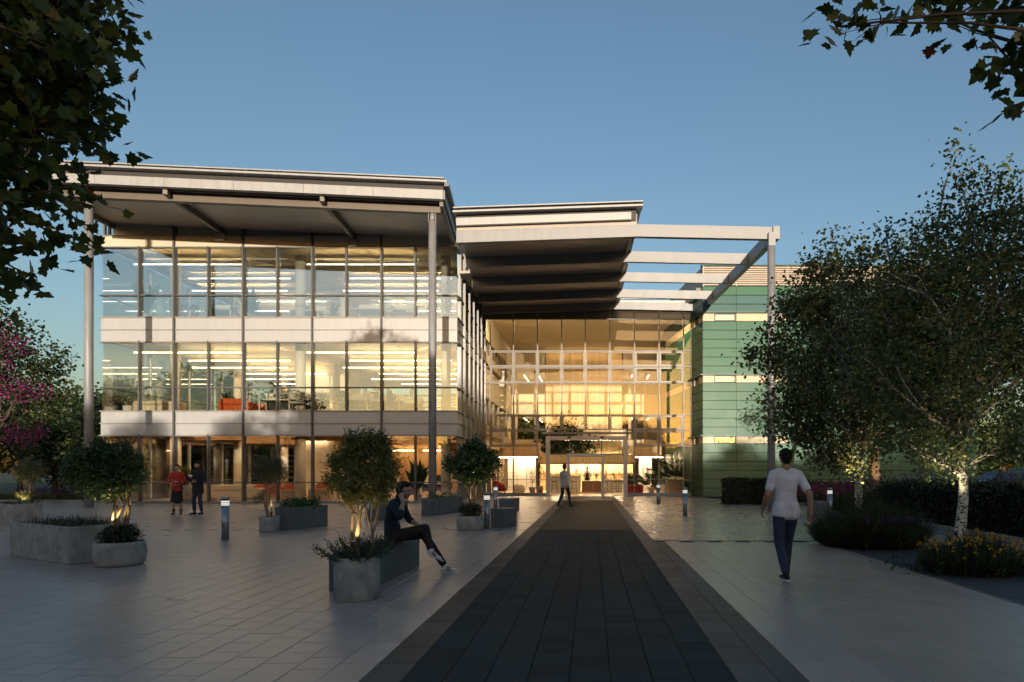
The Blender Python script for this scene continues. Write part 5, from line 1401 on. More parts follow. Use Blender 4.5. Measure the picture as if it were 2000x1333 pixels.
leafy_plant((wx(1054, 41.6), 41.6, 0.016), 2.0, 380, "right of two small potted trees in the atrium", 'bush', (0.24, 0.5), 'lf_bay', 'wood_dark', 39, 0.42, group=None)
def counter(name, label, x0, x1, y, d, h, mat, topmat):
    r = empty(name, ((x0 + x1)/2, y, 0.016), 0, label, "counter")
    w = (x1 - x0)/2
    n = max(2, int((x1 - x0)/0.6))
    for i in range(n):
        MB().cbox(-w + 2*w*i/n + 0.004, -w + 2*w*(i+1)/n - 0.004, 0, d, 0.0, h - 0.05, 0.004).build("front_panel", mat, r)
    MB().cbox(-w - 0.03, w + 0.03, -0.05, d + 0.05, h - 0.045, h, 0.006).build("counter_top", topmat, r)
    return r
counter("bar_counter", "tall pale bar counter left of the barista", wx(1072, 44.3), wx(1134, 44.3), 44.3, 0.6, 1.14, MT['cream_fab'], MT['white'])
counter("service_counter", "low dark wood counter in front of the barista", wx(1136, 44.5), wx(1180, 44.5), 44.5, 0.7, 0.80, MT['wood_dark'], MT['white'])
counter("bar_counter", "pale bar counter right of the door surround", wx(1181, 44.6), wx(1216, 44.6), 44.6, 0.6, 0.85, MT['cream_fab'], MT['white'])
for (x, lab) in ((1083, "first bar stool from the left of the portal"), (1121, "bar stool just left of the low counter"), (1182, "bar stool just right of the door surround"), (1199, "second bar stool right of the door surround"), (1213, "bar stool next to the right portal jamb")):
    bar_stool((wx(x, 43.6), 43.6, 0.016), math.pi, lab)
for i, (x, h, b) in enumerate(((1126, 0.5, 0.8), (1165, 0.55, 0.8), (1199, 0.5, 0.85), (1183, 0.4, 0.85))):
    leafy_plant((wx(x, 44.8), 44.8, 1.16 if i == 0 else 0.82 if i == 1 else 0.87), h, 60, ["small plant on the tall bar counter", "small plant on the low counter beside the barista", "small plant on the right bar counter", "small plant on the right counter nearest the door"][i], 'bush', (0.06, 0.12), 'lf_bright', 'white', 50 + i, 0.14)
for i in range(14):
    x = -3.7 + i * 0.49
    r = empty("bottle", (x, 49.82, 1.292), 0, "%s bottle from the left on the bar shelf" % ORD[i], "bottle", "bottles on the bar shelf")
    MB().lathe([(0.035, 0), (0.035, 0.17), (0.013, 0.22), (0.013, 0.29)], 8).build("glass_body", MT['wood_dark' if i % 2 else 'lf_olive'], r)
# shelf unit in the left of the atrium
r = empty("shelf_unit", (wx(985, 42.6), 42.6, 0.016), 0, "open light timber shelf unit in the left of the atrium", "shelf")
for z in (0.35, 0.9, 1.35, 1.8): MB().box(-0.6, 0.6, -0.16, 0.16, z, z + 0.03).build("shelf", MT['wood'], r)
for sx in (-0.6, 0.0, 0.6):
    for sy in (-0.15, 0.15): MB().box(sx - 0.02, sx + 0.02, sy - 0.018, sy + 0.018, 0, 1.95).build("upright", MT['wood'], r)
# ------------------------------------------------------------------ plaza furniture: troughs, pots, bollards
def trough(label, corners, h, mat, name="planter_trough", fill=None, solid=False, end_mat=None):
    """Concrete trough: corners = near-left, near-right, far-right, far-left on the ground."""
    c = [Vector((a, b, 0)) for a, b in corners]
    ctr = sum(c, Vector((0, 0, 0))) / 4
    r = empty(name, ctr, 0, label, "planter" if not solid else "seat block")
    q = [p - ctr for p in c]
    def ins(k): return [p - p.normalized() * k for p in q]
    mb = MB()
    mb.hexa([(p.x, p.y, 0.0) for p in q], [(p.x, p.y, h if solid else h - 0.12) for p in q])
    o = mb.build("body", mat, r, bevel=0.012)
    if not solid:
        i_ = ins(0.10)
        vs = [(p.x, p.y, h - 0.121) for p in q] + [(p.x, p.y, h) for p in q] + [(p.x, p.y, h) for p in i_] + [(p.x, p.y, h - 0.118) for p in i_]
        fs = []
        for k in range(4):
            n_ = (k + 1) % 4
            fs += [(k, n_, 4+n_, 4+k), (4+k, 4+n_, 8+n_, 8+k), (8+k, 8+n_, 12+n_, 12+k)]
        MB().add(vs, fs).build("rim", mat, r)
        s_ = ins(0.095)
        MB().add([(p.x, p.y, h - 0.06) for p in s_], [(0, 1, 2, 3)]).build("soil", MT['soil'], r)
    if fill:
        n, size, hh, mt, tm, sd = fill
        g = np.random.default_rng(sd)
        u = g.uniform(0.08, 0.92, (n, 2))
        P = np.array([((q[0]*(1-a) + q[1]*a)*(1-b) + (q[3]*(1-a) + q[2]*a)*b)[:] for a, b in u])
        clump = 0.5 + 0.5*np.sin(u[:, 1]*9 + sd) * np.cos(u[:, 0]*5)
        P[:, 2] = h - 0.05 + g.uniform(0, 1, n) * hh * (0.45 + 0.55*clump)
        leaf_mesh("planting", P, size, tm, mt, r, seed=sd, up=0.5, dirs=None if tm is not BLADE else g.normal(size=(n, 3))*0.5 + np.array([0, 0, 1.0]))
    return r
trough("long pale concrete trough behind the front left bowl planter", [(-10.26, 11.2), (-8.31, 10.1), (-7.85, 10.95), (-9.8, 12.05)], 0.60, MT['concrete'], fill=(420, 0.16, 0.02, MT['lf_grass'], BLADE, 1))
trough("concrete trough at the far left edge", [(-18.2, 18.85), (-16.15, 17.7), (-15.8, 18.3), (-17.85, 19.5)], 0.56, MT['concrete'], fill=(200, 0.14, 0.03, MT['lf_grass'], BLADE, 2))
trough("dark trough full of bright green leaves behind the twisted tree", [(-8.08, 16.2), (-7.62, 16.0), (-7.2, 17.35), (-7.68, 17.5)], 0.57, MT['concrete_dark'], fill=(520, 0.14, 0.30, MT['lf_bright'], LONG, 3))
trough("dark trough the man on the phone sits on", [(-3.27, 7.9), (-2.80, 7.85), (-2.72, 10.05), (-3.20, 10.12)], 0.45, MT['concrete_dark'], fill=(160, 0.20, 0.02, MT['lf_grass'], BLADE, 4))
trough("trough with small shrubs at the foot of the right front column", [(-5.73, 21.4), (-5.35, 21.1), (-4.68, 23.2), (-5.1, 23.5)], 0.58, MT['concrete_dark'], fill=(200, 0.12, 0.28, MT['lf_bright'], LONG, 5))
trough("low dark trough behind the seated man", [(-6.66, 19.2), (-6.34, 19.1), (-6.0, 20.8), (-6.34, 20.9)], 0.52, MT['concrete_dark'], fill=(120, 0.12, 0.12, MT['lf_bay'], LONG, 6))
trough("dark cube seat beside the bollard left of the walk", [(-2.69, 16.95), (-2.24, 16.6), (-2.02, 17.2), (-2.47, 17.5)], 0.50, MT['concrete_dark'], name="seat_block", solid=True)
trough("farther dark cube seat left of the walk", [(-3.37, 23.1), (-2.92, 22.8), (-2.66, 23.5), (-3.1, 23.8)], 0.50, MT['concrete_dark'], name="seat_block", solid=True)
trough("dark cube seat beside the far right bollard", [(7.05, 20.75), (7.36, 20.55), (7.92, 20.9), (7.6, 21.3)], 0.50, MT['concrete_dark'], name="seat_block", solid=True)

MT['band_white'] = M("bollard_band", (0.8, 0.8, 0.78), 0.4, 0, 0.02, emit=(1.0, 0.95, 0.85), estr=0.35)
proto = None
for (x, d, lab) in ((440, 13.75, "steel bollard with white bands between the couple and the front pots"), (951, 16.6, "steel bollard beside the round pot left of the walk"), (968, 24.6, "farther steel bollard left of the walk"), (1338, 21.4, "steel bollard right of the walk near the plaza middle"), (1286, 28.6, "farther steel bollard right of the walk near the entrance"), (1621, 20.9, "steel bollard at the cube seat on the far right"), (719, 19.3, "steel bollard half hidden behind the golden potted tree")):
    if proto is None:
        proto = r = empty("bollard", (0, 0, 0), 0, lab, "bollard", "banded steel bollards")
        MB().lathe([(0.078, -0.01), (0.078, 0.74)], 24).build("post", MT['bollard'], r)
        hd_ = MB().lathe([(0.070, 0.741), (0.070, 0.865)], 24).build("head", MT['alu_dark'], r)
        for k in range(3): MB().lathe([(0.079, 0.752 + k*0.038), (0.079, 0.774 + k*0.038)], 24).build("light_band", MT['band_white'], hd_)
        MB().lathe([(0.079, 0.866), (0.079, 0.925), (0.072, 0.935)], 24).build("cap", MT['bollard'], r)
    else:
        r = copy_tree(proto); r["label"] = lab
    r.location = (wx(x, d), d, 0)

def spot_fixture(loc, target, watts, angle, label, col=(1.0, 0.72, 0.32), blend=0.6, size=0.03):
    r = empty("uplight", loc, 0, label, "lamp", "planting uplights")
    d = (Vector(target) - Vector(loc)).normalized()
    MB().path([Vector((0, 0, 0)), d * 0.07], [0.022, 0.028], 12).path([(0, 0, -0.10), (0, 0, 0)], 0.006, 6).build("housing", MT['black'], r)
    MB().path([d * 0.0705, d * 0.073], 0.023, 12).build("lens", emis("uplight_lens", col, 0.25), r)
    ld = bpy.data.lights.new("uplight_beam", 'SPOT'); ld.energy = watts; ld.color = col; ld.spot_size = angle; ld.spot_blend = blend; ld.shadow_soft_size = size
    lo = bpy.data.objects.new("uplight_beam", ld); COL.objects.link(lo); lo.parent = r
    lo.location = d * 0.08; lo.rotation_euler = d.to_track_quat('-Z', 'Y').to_euler()

def pot(label, c, prof, mat, soil_r, soil_z):
    r = empty("plant_pot", c, 0, label, "pot", None)
    MB().lathe(prof, 40, caps=False).build("pot_wall", mat, r)
    MB().lathe([(soil_r, soil_z - 0.02), (soil_r, soil_z)], 32).build("soil", MT['soil'], r)
    return r
def cyl(rad, h, t=0.03): return [(0.0, 0.0), (rad - 0.02, 0.0), (rad - 0.005, 0.012), (rad, h - 0.02), (rad - 0.006, h), (rad - t, h), (rad - t, h - 0.08)]
def bowl(rad, h): return [(0.0, 0.0), (rad*0.84, 0.0), (rad*0.93, h*0.12), (rad, h*0.5), (rad*0.97, h*0.85), (rad*0.93, h), (rad*0.87, h), (rad*0.86, h - 0.08)]
pot("tall round concrete pot in front of the seat trough", (-2.75, 7.45, 0.0), cyl(0.258, 0.50), MT['concrete'], 0.228, 0.44)
pot("wide concrete bowl planter at front left", (-7.50, 10.1, 0.0), bowl(0.36, 0.38), MT['concrete'], 0.31, 0.32)
pot("small concrete pot behind the left troughs", (wx(57, 19.6), 19.6, 0.0), cyl(0.31, 0.36), MT['concrete'], 0.27, 0.31)
pot("small concrete pot holding the twisted tree", (wx(526, 15.6), 15.6, 0.0), cyl(0.228, 0.38), MT['concrete'], 0.20, 0.33)
pot("broad concrete pot holding the ball shaped tree", (wx(919, 16.2), 16.2, 0.0), cyl(0.35, 0.36), MT['concrete'], 0.31, 0.31)

# trees in the pots
D_ = 7.45
tree("potted_tree", "golden green multi stemmed tree in the tall front pot", "tree", (-2.75, D_, 0.43),
     [plx(705, 885, D_, 34), plx(742, 885, D_ + 0.1, 30), plx(668, 905, D_, 26), plx(655, 940, D_, 22), plx(705, 935, D_ - 0.1, 42), plx(750, 930, D_, 34), plx(690, 962, D_ - 0.1, 28), plx(735, 965, D_, 24), plx(692, 862, D_, 18), plx(722, 860, D_, 20), plx(745, 862, D_, 14), plx(765, 905, D_, 14)],
     11000, 0.055, LONG, MT['lf_gold2'] if 'lf_gold2' in MT else MT['lf_olive'], MT['bark'], 0.020, (-2.73, D_, 1.02), per=16, sigma=0.035, seed=201, twigs=140, stems=5, spread=0.05, limb_r=0.5, shell=0.55, up=0.2)
D_ = 10.1
tree("potted_tree", "dark wide crowned tree in the front left bowl", "tree", (-7.5, D_, 0.31),
     [plx(200, 905, D_, 46, rz=34), plx(150, 912, D_, 28), plx(250, 910, D_, 30), plx(205, 950, D_ - 0.1, 44, rz=26), plx(195, 880, D_, 22), plx(235, 882, D_, 18), plx(262, 935, D_, 18), plx(150, 940, D_, 18)],
     7000, 0.085, LONG, MT['lf_bay'], MT['bark'], 0.024, (-7.46, D_, 0.95), per=12, sigma=0.05, seed=203, twigs=120, stems=5, spread=0.07, limb_r=0.5, up=0.3)
D_ = 19.6
tree("potted_tree", "small pale two tiered tree behind the left troughs", "tree", (wx(57, D_), D_, 0.3),
     [plx(57, 915, D_, 22), plx(40, 925, D_, 14), plx(76, 920, D_, 14), plx(57, 940, D_, 12), plx(60, 972, D_, 14, rz=8), plx(46, 970, D_, 9), plx(72, 970, D_, 9)],
     3600, 0.075, LONG, MT['lf_olive'], MT['bark'], 0.022, (wx(58, D_), D_, 0.95), per=10, sigma=0.05, seed=205, twigs=60, stems=3, spread=0.04)
D_ = 15.6
tree("potted_tree", "twisted two tiered olive tree in a small pot", "tree", (wx(526, D_), D_, 0.32),
     [plx(525, 912, D_, 26), plx(502, 922, D_, 16), plx(548, 925, D_, 17), plx(525, 935, D_, 18), plx(510, 905, D_, 14), plx(540, 905, D_, 14), plx(507, 975, D_, 13, rz=9), plx(517, 968, D_, 10)],
     5200, 0.055, LONG, MT['lf_olive'], MT['bark'], 0.022, (wx(528, D_), D_, 1.08), per=12, sigma=0.04, seed=207, twigs=80, stems=3, spread=0.045, limb_r=0.5)
D_ = 16.2
tree("potted_tree", "dense round headed tree in the broad pot left of the walk", "tree", (wx(922, D_), D_, 0.30),
     [plx(922, 900, D_, 40, rz=32), plx(892, 905, D_, 24), plx(952, 905, D_, 24), plx(925, 875, D_, 22), plx(915, 930, D_, 26, rz=16), plx(938, 928, D_, 22, rz=16)],
     6500, 0.07, BLUNT, MT['lf_bay'], MT['bark'], 0.020, (wx(924, D_), D_, 1.22), per=12, sigma=0.05, seed=209, twigs=60, stems=3, spread=0.07, limb_r=0.4)
# underplanting
def cushion(label, c, rx_, rz_h, n, size, mat, tm, seed, spiky=False):
    g = np.random.default_rng(seed)
    r = empty("underplanting", c, 0, label, "shrub")
    if spiky:
        a = g.uniform(0, 2*math.pi, n); rr = np.sqrt(g.uniform(0, 1, n)); 
        base = np.stack([np.cos(a)*rr*rx_*0.55, np.sin(a)*rr*rx_*0.55, np.zeros(n)], 1)
        d = np.stack([np.cos(a)*rr*1.25, np.sin(a)*rr*1.25, 0.75 + 0*a], 1) + g.normal(size=(n, 3))*0.15
        d /= np.linalg.norm(d, axis=1, keepdims=True)
        L = rx_ * g.uniform(0.5, 0.95, n)
        k = 18; t = np.tile(np.linspace(0.15, 1, k), n)
        P = np.repeat(base, k, 0) + np.repeat(d*L[:, None], k, 0) * t[:, None]
        dd = np.repeat(d, k, 0) + g.normal(size=(n*k, 3))*0.75
        leaf_mesh("sprays", P, size, tm, mat, r, dirs=dd, seed=seed)
    else:
        P, _ = in_lobes([((0, 0, rz_h*0.5), (rx_, rx_, rz_h*0.55)), ((rx_*0.3, 0, rz_h*0.6), (rx_*0.6, rx_*0.6, rz_h*0.5)), ((-rx_*0.35, 0.05, rz_h*0.55), (rx_*0.6, rx_*0.6, rz_h*0.5))], n, g, 0.4)
        P[:, 2] = np.maximum(P[:, 2], 0.0)
        leaf_mesh("foliage", P, size, tm, mat, r, seed=seed)
    return r
cushion("spreading dark juniper at the foot of the golden tree", (-2.75, 7.45, 0.44), 0.40, 0.3, 150, 0.040, MT['lf_juniper'], LONG, 301, True)
cushion("dark mounded shrub at the foot of the bowl tree", (-7.5, 10.1, 0.32), 0.31, 0.30, 1500, 0.065, MT['lf_hedge'], LONG, 302)
cushion("dark mounded shrub under the ball shaped tree", (wx(919, 16.2), 16.2, 0.31), 0.33, 0.36, 1500, 0.065, MT['lf_hedge'], LONG, 303)
# uplights set in pots and at the birches
spot_fixture((-2.74, 7.30, 0.62), (-2.75, 7.48, 2.0), 6, R(125), "uplight in the tall front pot")
spot_fixture((-7.48, 9.90, 0.60), (-7.48, 10.02, 1.7), 9, R(130), "uplight in the front left bowl")
spot_fixture((wx(52, 19.6), 19.35, 0.45), (wx(57, 19.6), 19.6, 1.5), 16, R(125), "uplight in the pot at the far left")
spot_fixture((wx(538, 15.6), 15.40, 0.45), (wx(545, 15.6), 15.45, 1.5), 5, R(120), "uplight in the pot of the twisted tree")
spot_fixture((wx(935, 16.2), 15.92, 0.60), (wx(930, 16.2), 15.95, 1.9), 9, R(120), "uplight in the pot of the ball shaped tree")
spot_fixture((5.10, 12.30, 0.92), (5.5, 13.0, 2.6), 55, R(60), "uplight at the foot of the far birch", (1.0, 0.80, 0.52))
spot_fixture((5.20, 9.05, 0.58), (5.4, 9.5, 2.5), 52, R(60), "uplight at the foot of the near birch", (1.0, 0.80, 0.52))
spot_fixture((11.9, 25.9, 0.5), (12.2, 27.0, 2.2), 80, R(55), "uplight at the foot of the thick barked tree", (1.0, 0.75, 0.45))

# ------------------------------------------------------------------ parked cars beyond the garden
MT['car_dark'] = M("dark_car_paint", (0.03, 0.04, 0.055), 0.2, 0.3, 0.03)
MT['car_grey'] = M("grey_car_paint", (0.14, 0.15, 0.16), 0.22, 0.4, 0.03)
MT['car_glass'] = M("car_glass", (0.02, 0.025, 0.03), 0.05, 0, 0.0)
MT['tyre'] = M("tyre_rubber", (0.015, 0.015, 0.015), 0.8)
MT['tail'] = M("tail_lamp", (0.35, 0.01, 0.01), 0.2)
def car(loc, rz, mat, label, tall=0.0):
    r = empty("parked_car", loc, rz, label, "car", "cars parked beyond the garden")
    # side outline, front to -x
    low = [(-2.15, 0.30), (-2.2, 0.55), (-2.05, 0.75), (-1.2, 0.90 + tall*0.5), (-1.0, 0.93 + tall*0.5), (2.05, 0.97 + tall*0.5), (2.18, 0.75), (2.15, 0.30)]
    W = 0.88
    vs = [(x, -W, z) for x, z in low] + [(x, W, z) for x, z in low]; n = len(low)
    fs = [tuple(range(n)), tuple(reversed(range(n, 2*n)))] + [(i, n+i, n+(i+1) % n, (i+1) % n) for i in range(n)]
    MB().add(vs, fs).build("body", mat, r, bevel=0.06)
    top = [(-1.15, 0.92 + tall*0.5), (-0.45, 1.40 + tall), (1.35, 1.45 + tall), (2.0, 0.98 + tall*0.5)]
    vs = [(x, -W*(0.98 if z < 1.1 + tall*0.5 else 0.78), z) for x, z in top] + [(x, W*(0.98 if z < 1.1 + tall*0.5 else 0.78), z) for x, z in top]
    cab = MB().add(vs, [(0, 1, 2, 3), (7, 6, 5, 4), (0, 4, 5, 1), (1, 5, 6, 2), (2, 6, 7, 3)]).build("cabin", MT['car_glass'], r, bevel=0.03)
    MB().hexa([(-0.5, -0.70, 1.40 + tall), (1.4, -0.70, 1.44 + tall), (1.4, 0.70, 1.44 + tall), (-0.5, 0.70, 1.40 + tall)], [(-0.4, -0.66, 1.46 + tall), (1.3, -0.66, 1.49 + tall), (1.3, 0.66, 1.49 + tall), (-0.4, 0.66, 1.46 + tall)]).build("roof", mat, r, bevel=0.02)
    for sx in (-1, 1):
        for x in (-0.35, 0.5, 1.4):
            MB().beam((x - 0.05, sx*W*0.985, 0.96 + tall*0.5), (x + (0.0 if x < 1 else 0.0), sx*W*0.79, 1.43 + tall), 0.07, 0.03, (1, 0, 0)).build("pillar", mat, r)
        MB().cbox(-0.95, -0.75, sx*0.95 - 0.09, sx*0.95 + 0.09, 0.95 + tall*0.5, 1.08 + tall*0.5, 0.03).build("mirror", mat, r)
        for x in (-1.35, 1.4):
            w_ = MB().path([(x, sx*0.70, 0.32), (x, sx*0.90, 0.32)], 0.32, 24).build("wheel", MT['tyre'], r)
            MB().path([(x, sx*0.901, 0.32), (x, sx*0.915, 0.32)], 0.20, 16).build("rim", MT['chrome'], w_)
        MB().cbox(-2.19, -2.05, sx*0.66 - 0.16, sx*0.66 + 0.16, 0.60, 0.72, 0.02).build("headlight", MT['chrome'], r)
        MB().cbox(2.08, 2.19, sx*0.70 - 0.14, sx*0.70 + 0.14, 0.72, 0.86, 0.02).build("tail_light", MT['tail'], r)
car((wx(1948, 46), 46, -0.05), 0.12, MT['car_dark'], "dark estate car seen over the hedge beside the green building")
car((wx(2000, 52), 52, -0.05), 0.1, MT['car_grey'], "grey van like car at the right edge behind the hedge", 0.3)
# ------------------------------------------------------------------ people
MT['skin'] = M("skin", (0.42, 0.24, 0.16), 0.5, 0, 0.06, 12)
MT['skin_tan'] = M("tan_skin", (0.34, 0.18, 0.11), 0.5, 0, 0.06, 12)
MT['skin_brown'] = M("brown_skin", (0.14, 0.07, 0.04), 0.5, 0, 0.06, 12)
MT['hair_black'] = M("black_hair", (0.010, 0.008, 0.006), 0.75, 0, 0.3, 60, spec=0.2)
MT['hair_brown'] = M("brown_hair", (0.06, 0.03, 0.018), 0.7, 0, 0.3, 60, spec=0.2)
def cloth(name, c, rough=0.85): return M(name, c, rough, 0, 0.15, 9, bump=0.35, bscale=22)
MT['navy'] = cloth("navy_jacket_cloth", (0.010, 0.014, 0.026)); MT['black_cloth'] = cloth("black_cloth", (0.010, 0.010, 0.011)); MT['maroon'] = cloth("maroon_black_trousers", (0.020, 0.009, 0.009))
MT['red_knit'] = cloth("red_knit", (0.36, 0.025, 0.015)); MT['denim'] = cloth("dark_denim", (0.022, 0.028, 0.055)); MT['white_tee'] = cloth("white_cotton", (0.62, 0.58, 0.60)); MT['grey_jacket'] = cloth("pale_grey_jacket", (0.40, 0.38, 0.34))
MT['blue_shirt'] = cloth("pale_blue_shirt", (0.22, 0.33, 0.52)); MT['boot'] = M("brown_boot", (0.06, 0.015, 0.012), 0.45); MT['sneaker'] = M("white_sneaker", (0.62, 0.60, 0.56), 0.6, 0, 0.08, 10); MT['lip'] = M("lip", (0.30, 0.10, 0.08), 0.5)
V3 = Vector
def capsule(mb, p0, p1, r0, r1, depth=1.0, side=None, n=14):
    """Closed tapered capsule; 'side' is the wide axis of the cross-section, depth the ratio across it."""
    p0, p1 = V3(p0), V3(p1)
    ax_ = p1 - p0; L = ax_.length; ax_ = ax_ / L if L > 1e-6 else V3((0, 0, 1))
    s = V3(side) if side is not None else (V3((1, 0, 0)) if abs(ax_.x) < 0.9 else V3((0, 1, 0)))
    s = (s - ax_ * s.dot(ax_)).normalized(); t = ax_.cross(s)
    st = []
    for k in range(5):
        a = math.pi/2 * (1 - k/4.0); st.append((-r0 * math.sin(a) * (depth if depth < 1 else 1), r0 * math.cos(a)))
    for k in range(5):
        a = math.pi/2 * k/4.0; st.append((L + r1 * math.sin(a) * (depth if depth < 1 else 1), r1 * math.cos(a)))
    base = len(mb.v)
    for d, r in st:
        r = max(r, 1e-4)
        for k in range(n):
            a = 2*math.pi*k/n
            mb.v.append(tuple(p0 + ax_*d + s*(r*math.cos(a)) + t*(r*depth*math.sin(a))))
    for i in range(len(st) - 1):
        for k in range(n):
            a = base + i*n + k; b = base + i*n + (k+1) % n
            mb.f.append((a, b, b+n, a+n)); mb.sm.append(True)
    mb.f.append(tuple(base + k for k in reversed(range(n)))); mb.sm.append(True)
    mb.f.append(tuple(base + (len(st)-1)*n + k for k in range(n))); mb.sm.append(True)

def fused(name, prims, mat, parent, voxel, grow=0.0, smooth=4):
    mb = MB()
    for p in prims:
        p0, p1, r0, r1 = p[:4]; depth = p[4] if len(p) > 4 else 1.0; side = p[5] if len(p) > 5 else None
        capsule(mb, p0, p1, r0 + grow, r1 + grow, depth, side)
    o = mb.build(name, mat, parent)
    m_ = o.modifiers.new("fuse", 'REMESH'); m_.mode = 'VOXEL'; m_.voxel_size = voxel; m_.use_smooth_shade = True
    sm_ = o.modifiers.new("soften", 'SMOOTH'); sm_.factor = 0.5; sm_.iterations = smooth
    return o

def hand_prims(w, d, nrm, thumb, curl=0.5, k=1.0):
    """Palm and five bent fingers: w wrist, d pointing direction, nrm where the palm faces, thumb the thumb side."""
    w, d, nrm, thumb = V3(w), V3(d).normalized(), V3(nrm), V3(thumb)
    nrm = (nrm - d*nrm.dot(d)).normalized(); s = (thumb - d*thumb.dot(d) - nrm*thumb.dot(nrm)).normalized()
    P = [(w, w + d*0.075*k, 0.026*k, 0.036*k, 0.45, s)]
    for i, L in enumerate((0.068, 0.078, 0.072, 0.056)):
        b = w + d*0.085*k + s*(0.030 - 0.020*i)*k
        u = d; q = b
        for j, f in enumerate((0.45, 0.32, 0.23)):
            a = curl * (0.5 + 0.5*j)
            u = (u*math.cos(a) + nrm*math.sin(a)).normalized()
            e = q + u*L*f*k*1.2
            P.append((q, e, (0.0095 - 0.001*j)*k, (0.0088 - 0.001*j)*k)); q = e
    b = w + d*0.025*k + s*0.026*k
    u = (d*0.75 + s*0.65 + nrm*0.25).normalized(); e = b + u*0.045*k
    P.append((b, e, 0.013*k, 0.011*k))
    u2 = (u + nrm*0.5*curl + d*0.3).normalized(); P.append((e, e + u2*0.035*k, 0.0105*k, 0.009*k))
    return P

def head_prims(c, yaw, pitch, k=1.0, roll=0.0):
    """Head built facing -Y around the origin, then turned: yaw about Z, pitch forward positive."""
    Mx = Matrix.Translation(V3(c)) @ Matrix.Rotation(yaw, 4, 'Z') @ Matrix.Rotation(pitch, 4, 'X') @ Matrix.Rotation(roll, 4, 'Y')
    def T(p): return Mx @ (V3(p)*k)
    def D(v): return Mx.to_3x3() @ V3(v)
    sx = D((1, 0, 0))
    skin = [(T((0, 0.015, 0.025)), T((0, -0.010, 0.035)), 0.082*k, 0.080*k, 1.12, sx), (T((0, -0.030, -0.02)), T((0, -0.036, -0.07)), 0.066*k, 0.046*k, 0.95, sx),
            (T((0, -0.055, -0.088)), T((0, -0.062, -0.088)), 0.026*k, 0.022*k), (T((0, -0.092, 0.008)), T((0, -0.112, -0.030)), 0.009*k, 0.014*k), (T((-0.03, -0.085, 0.03)), T((0.03, -0.085, 0.03)), 0.014*k, 0.014*k),
            (T((-0.03, -0.075, -0.03)), T((-0.032, -0.07, -0.05)), 0.022*k, 0.018*k), (T((0.03, -0.075, -0.03)), T((0.032, -0.07, -0.05)), 0.022*k, 0.018*k)]
    for s in (-1, 1):
        skin.append((T((s*0.082, 0.015, 0.012)), T((s*0.084, 0.012, -0.022)), 0.018*k, 0.011*k, 0.45, D((0, 1, 0))))
    return skin, T, D

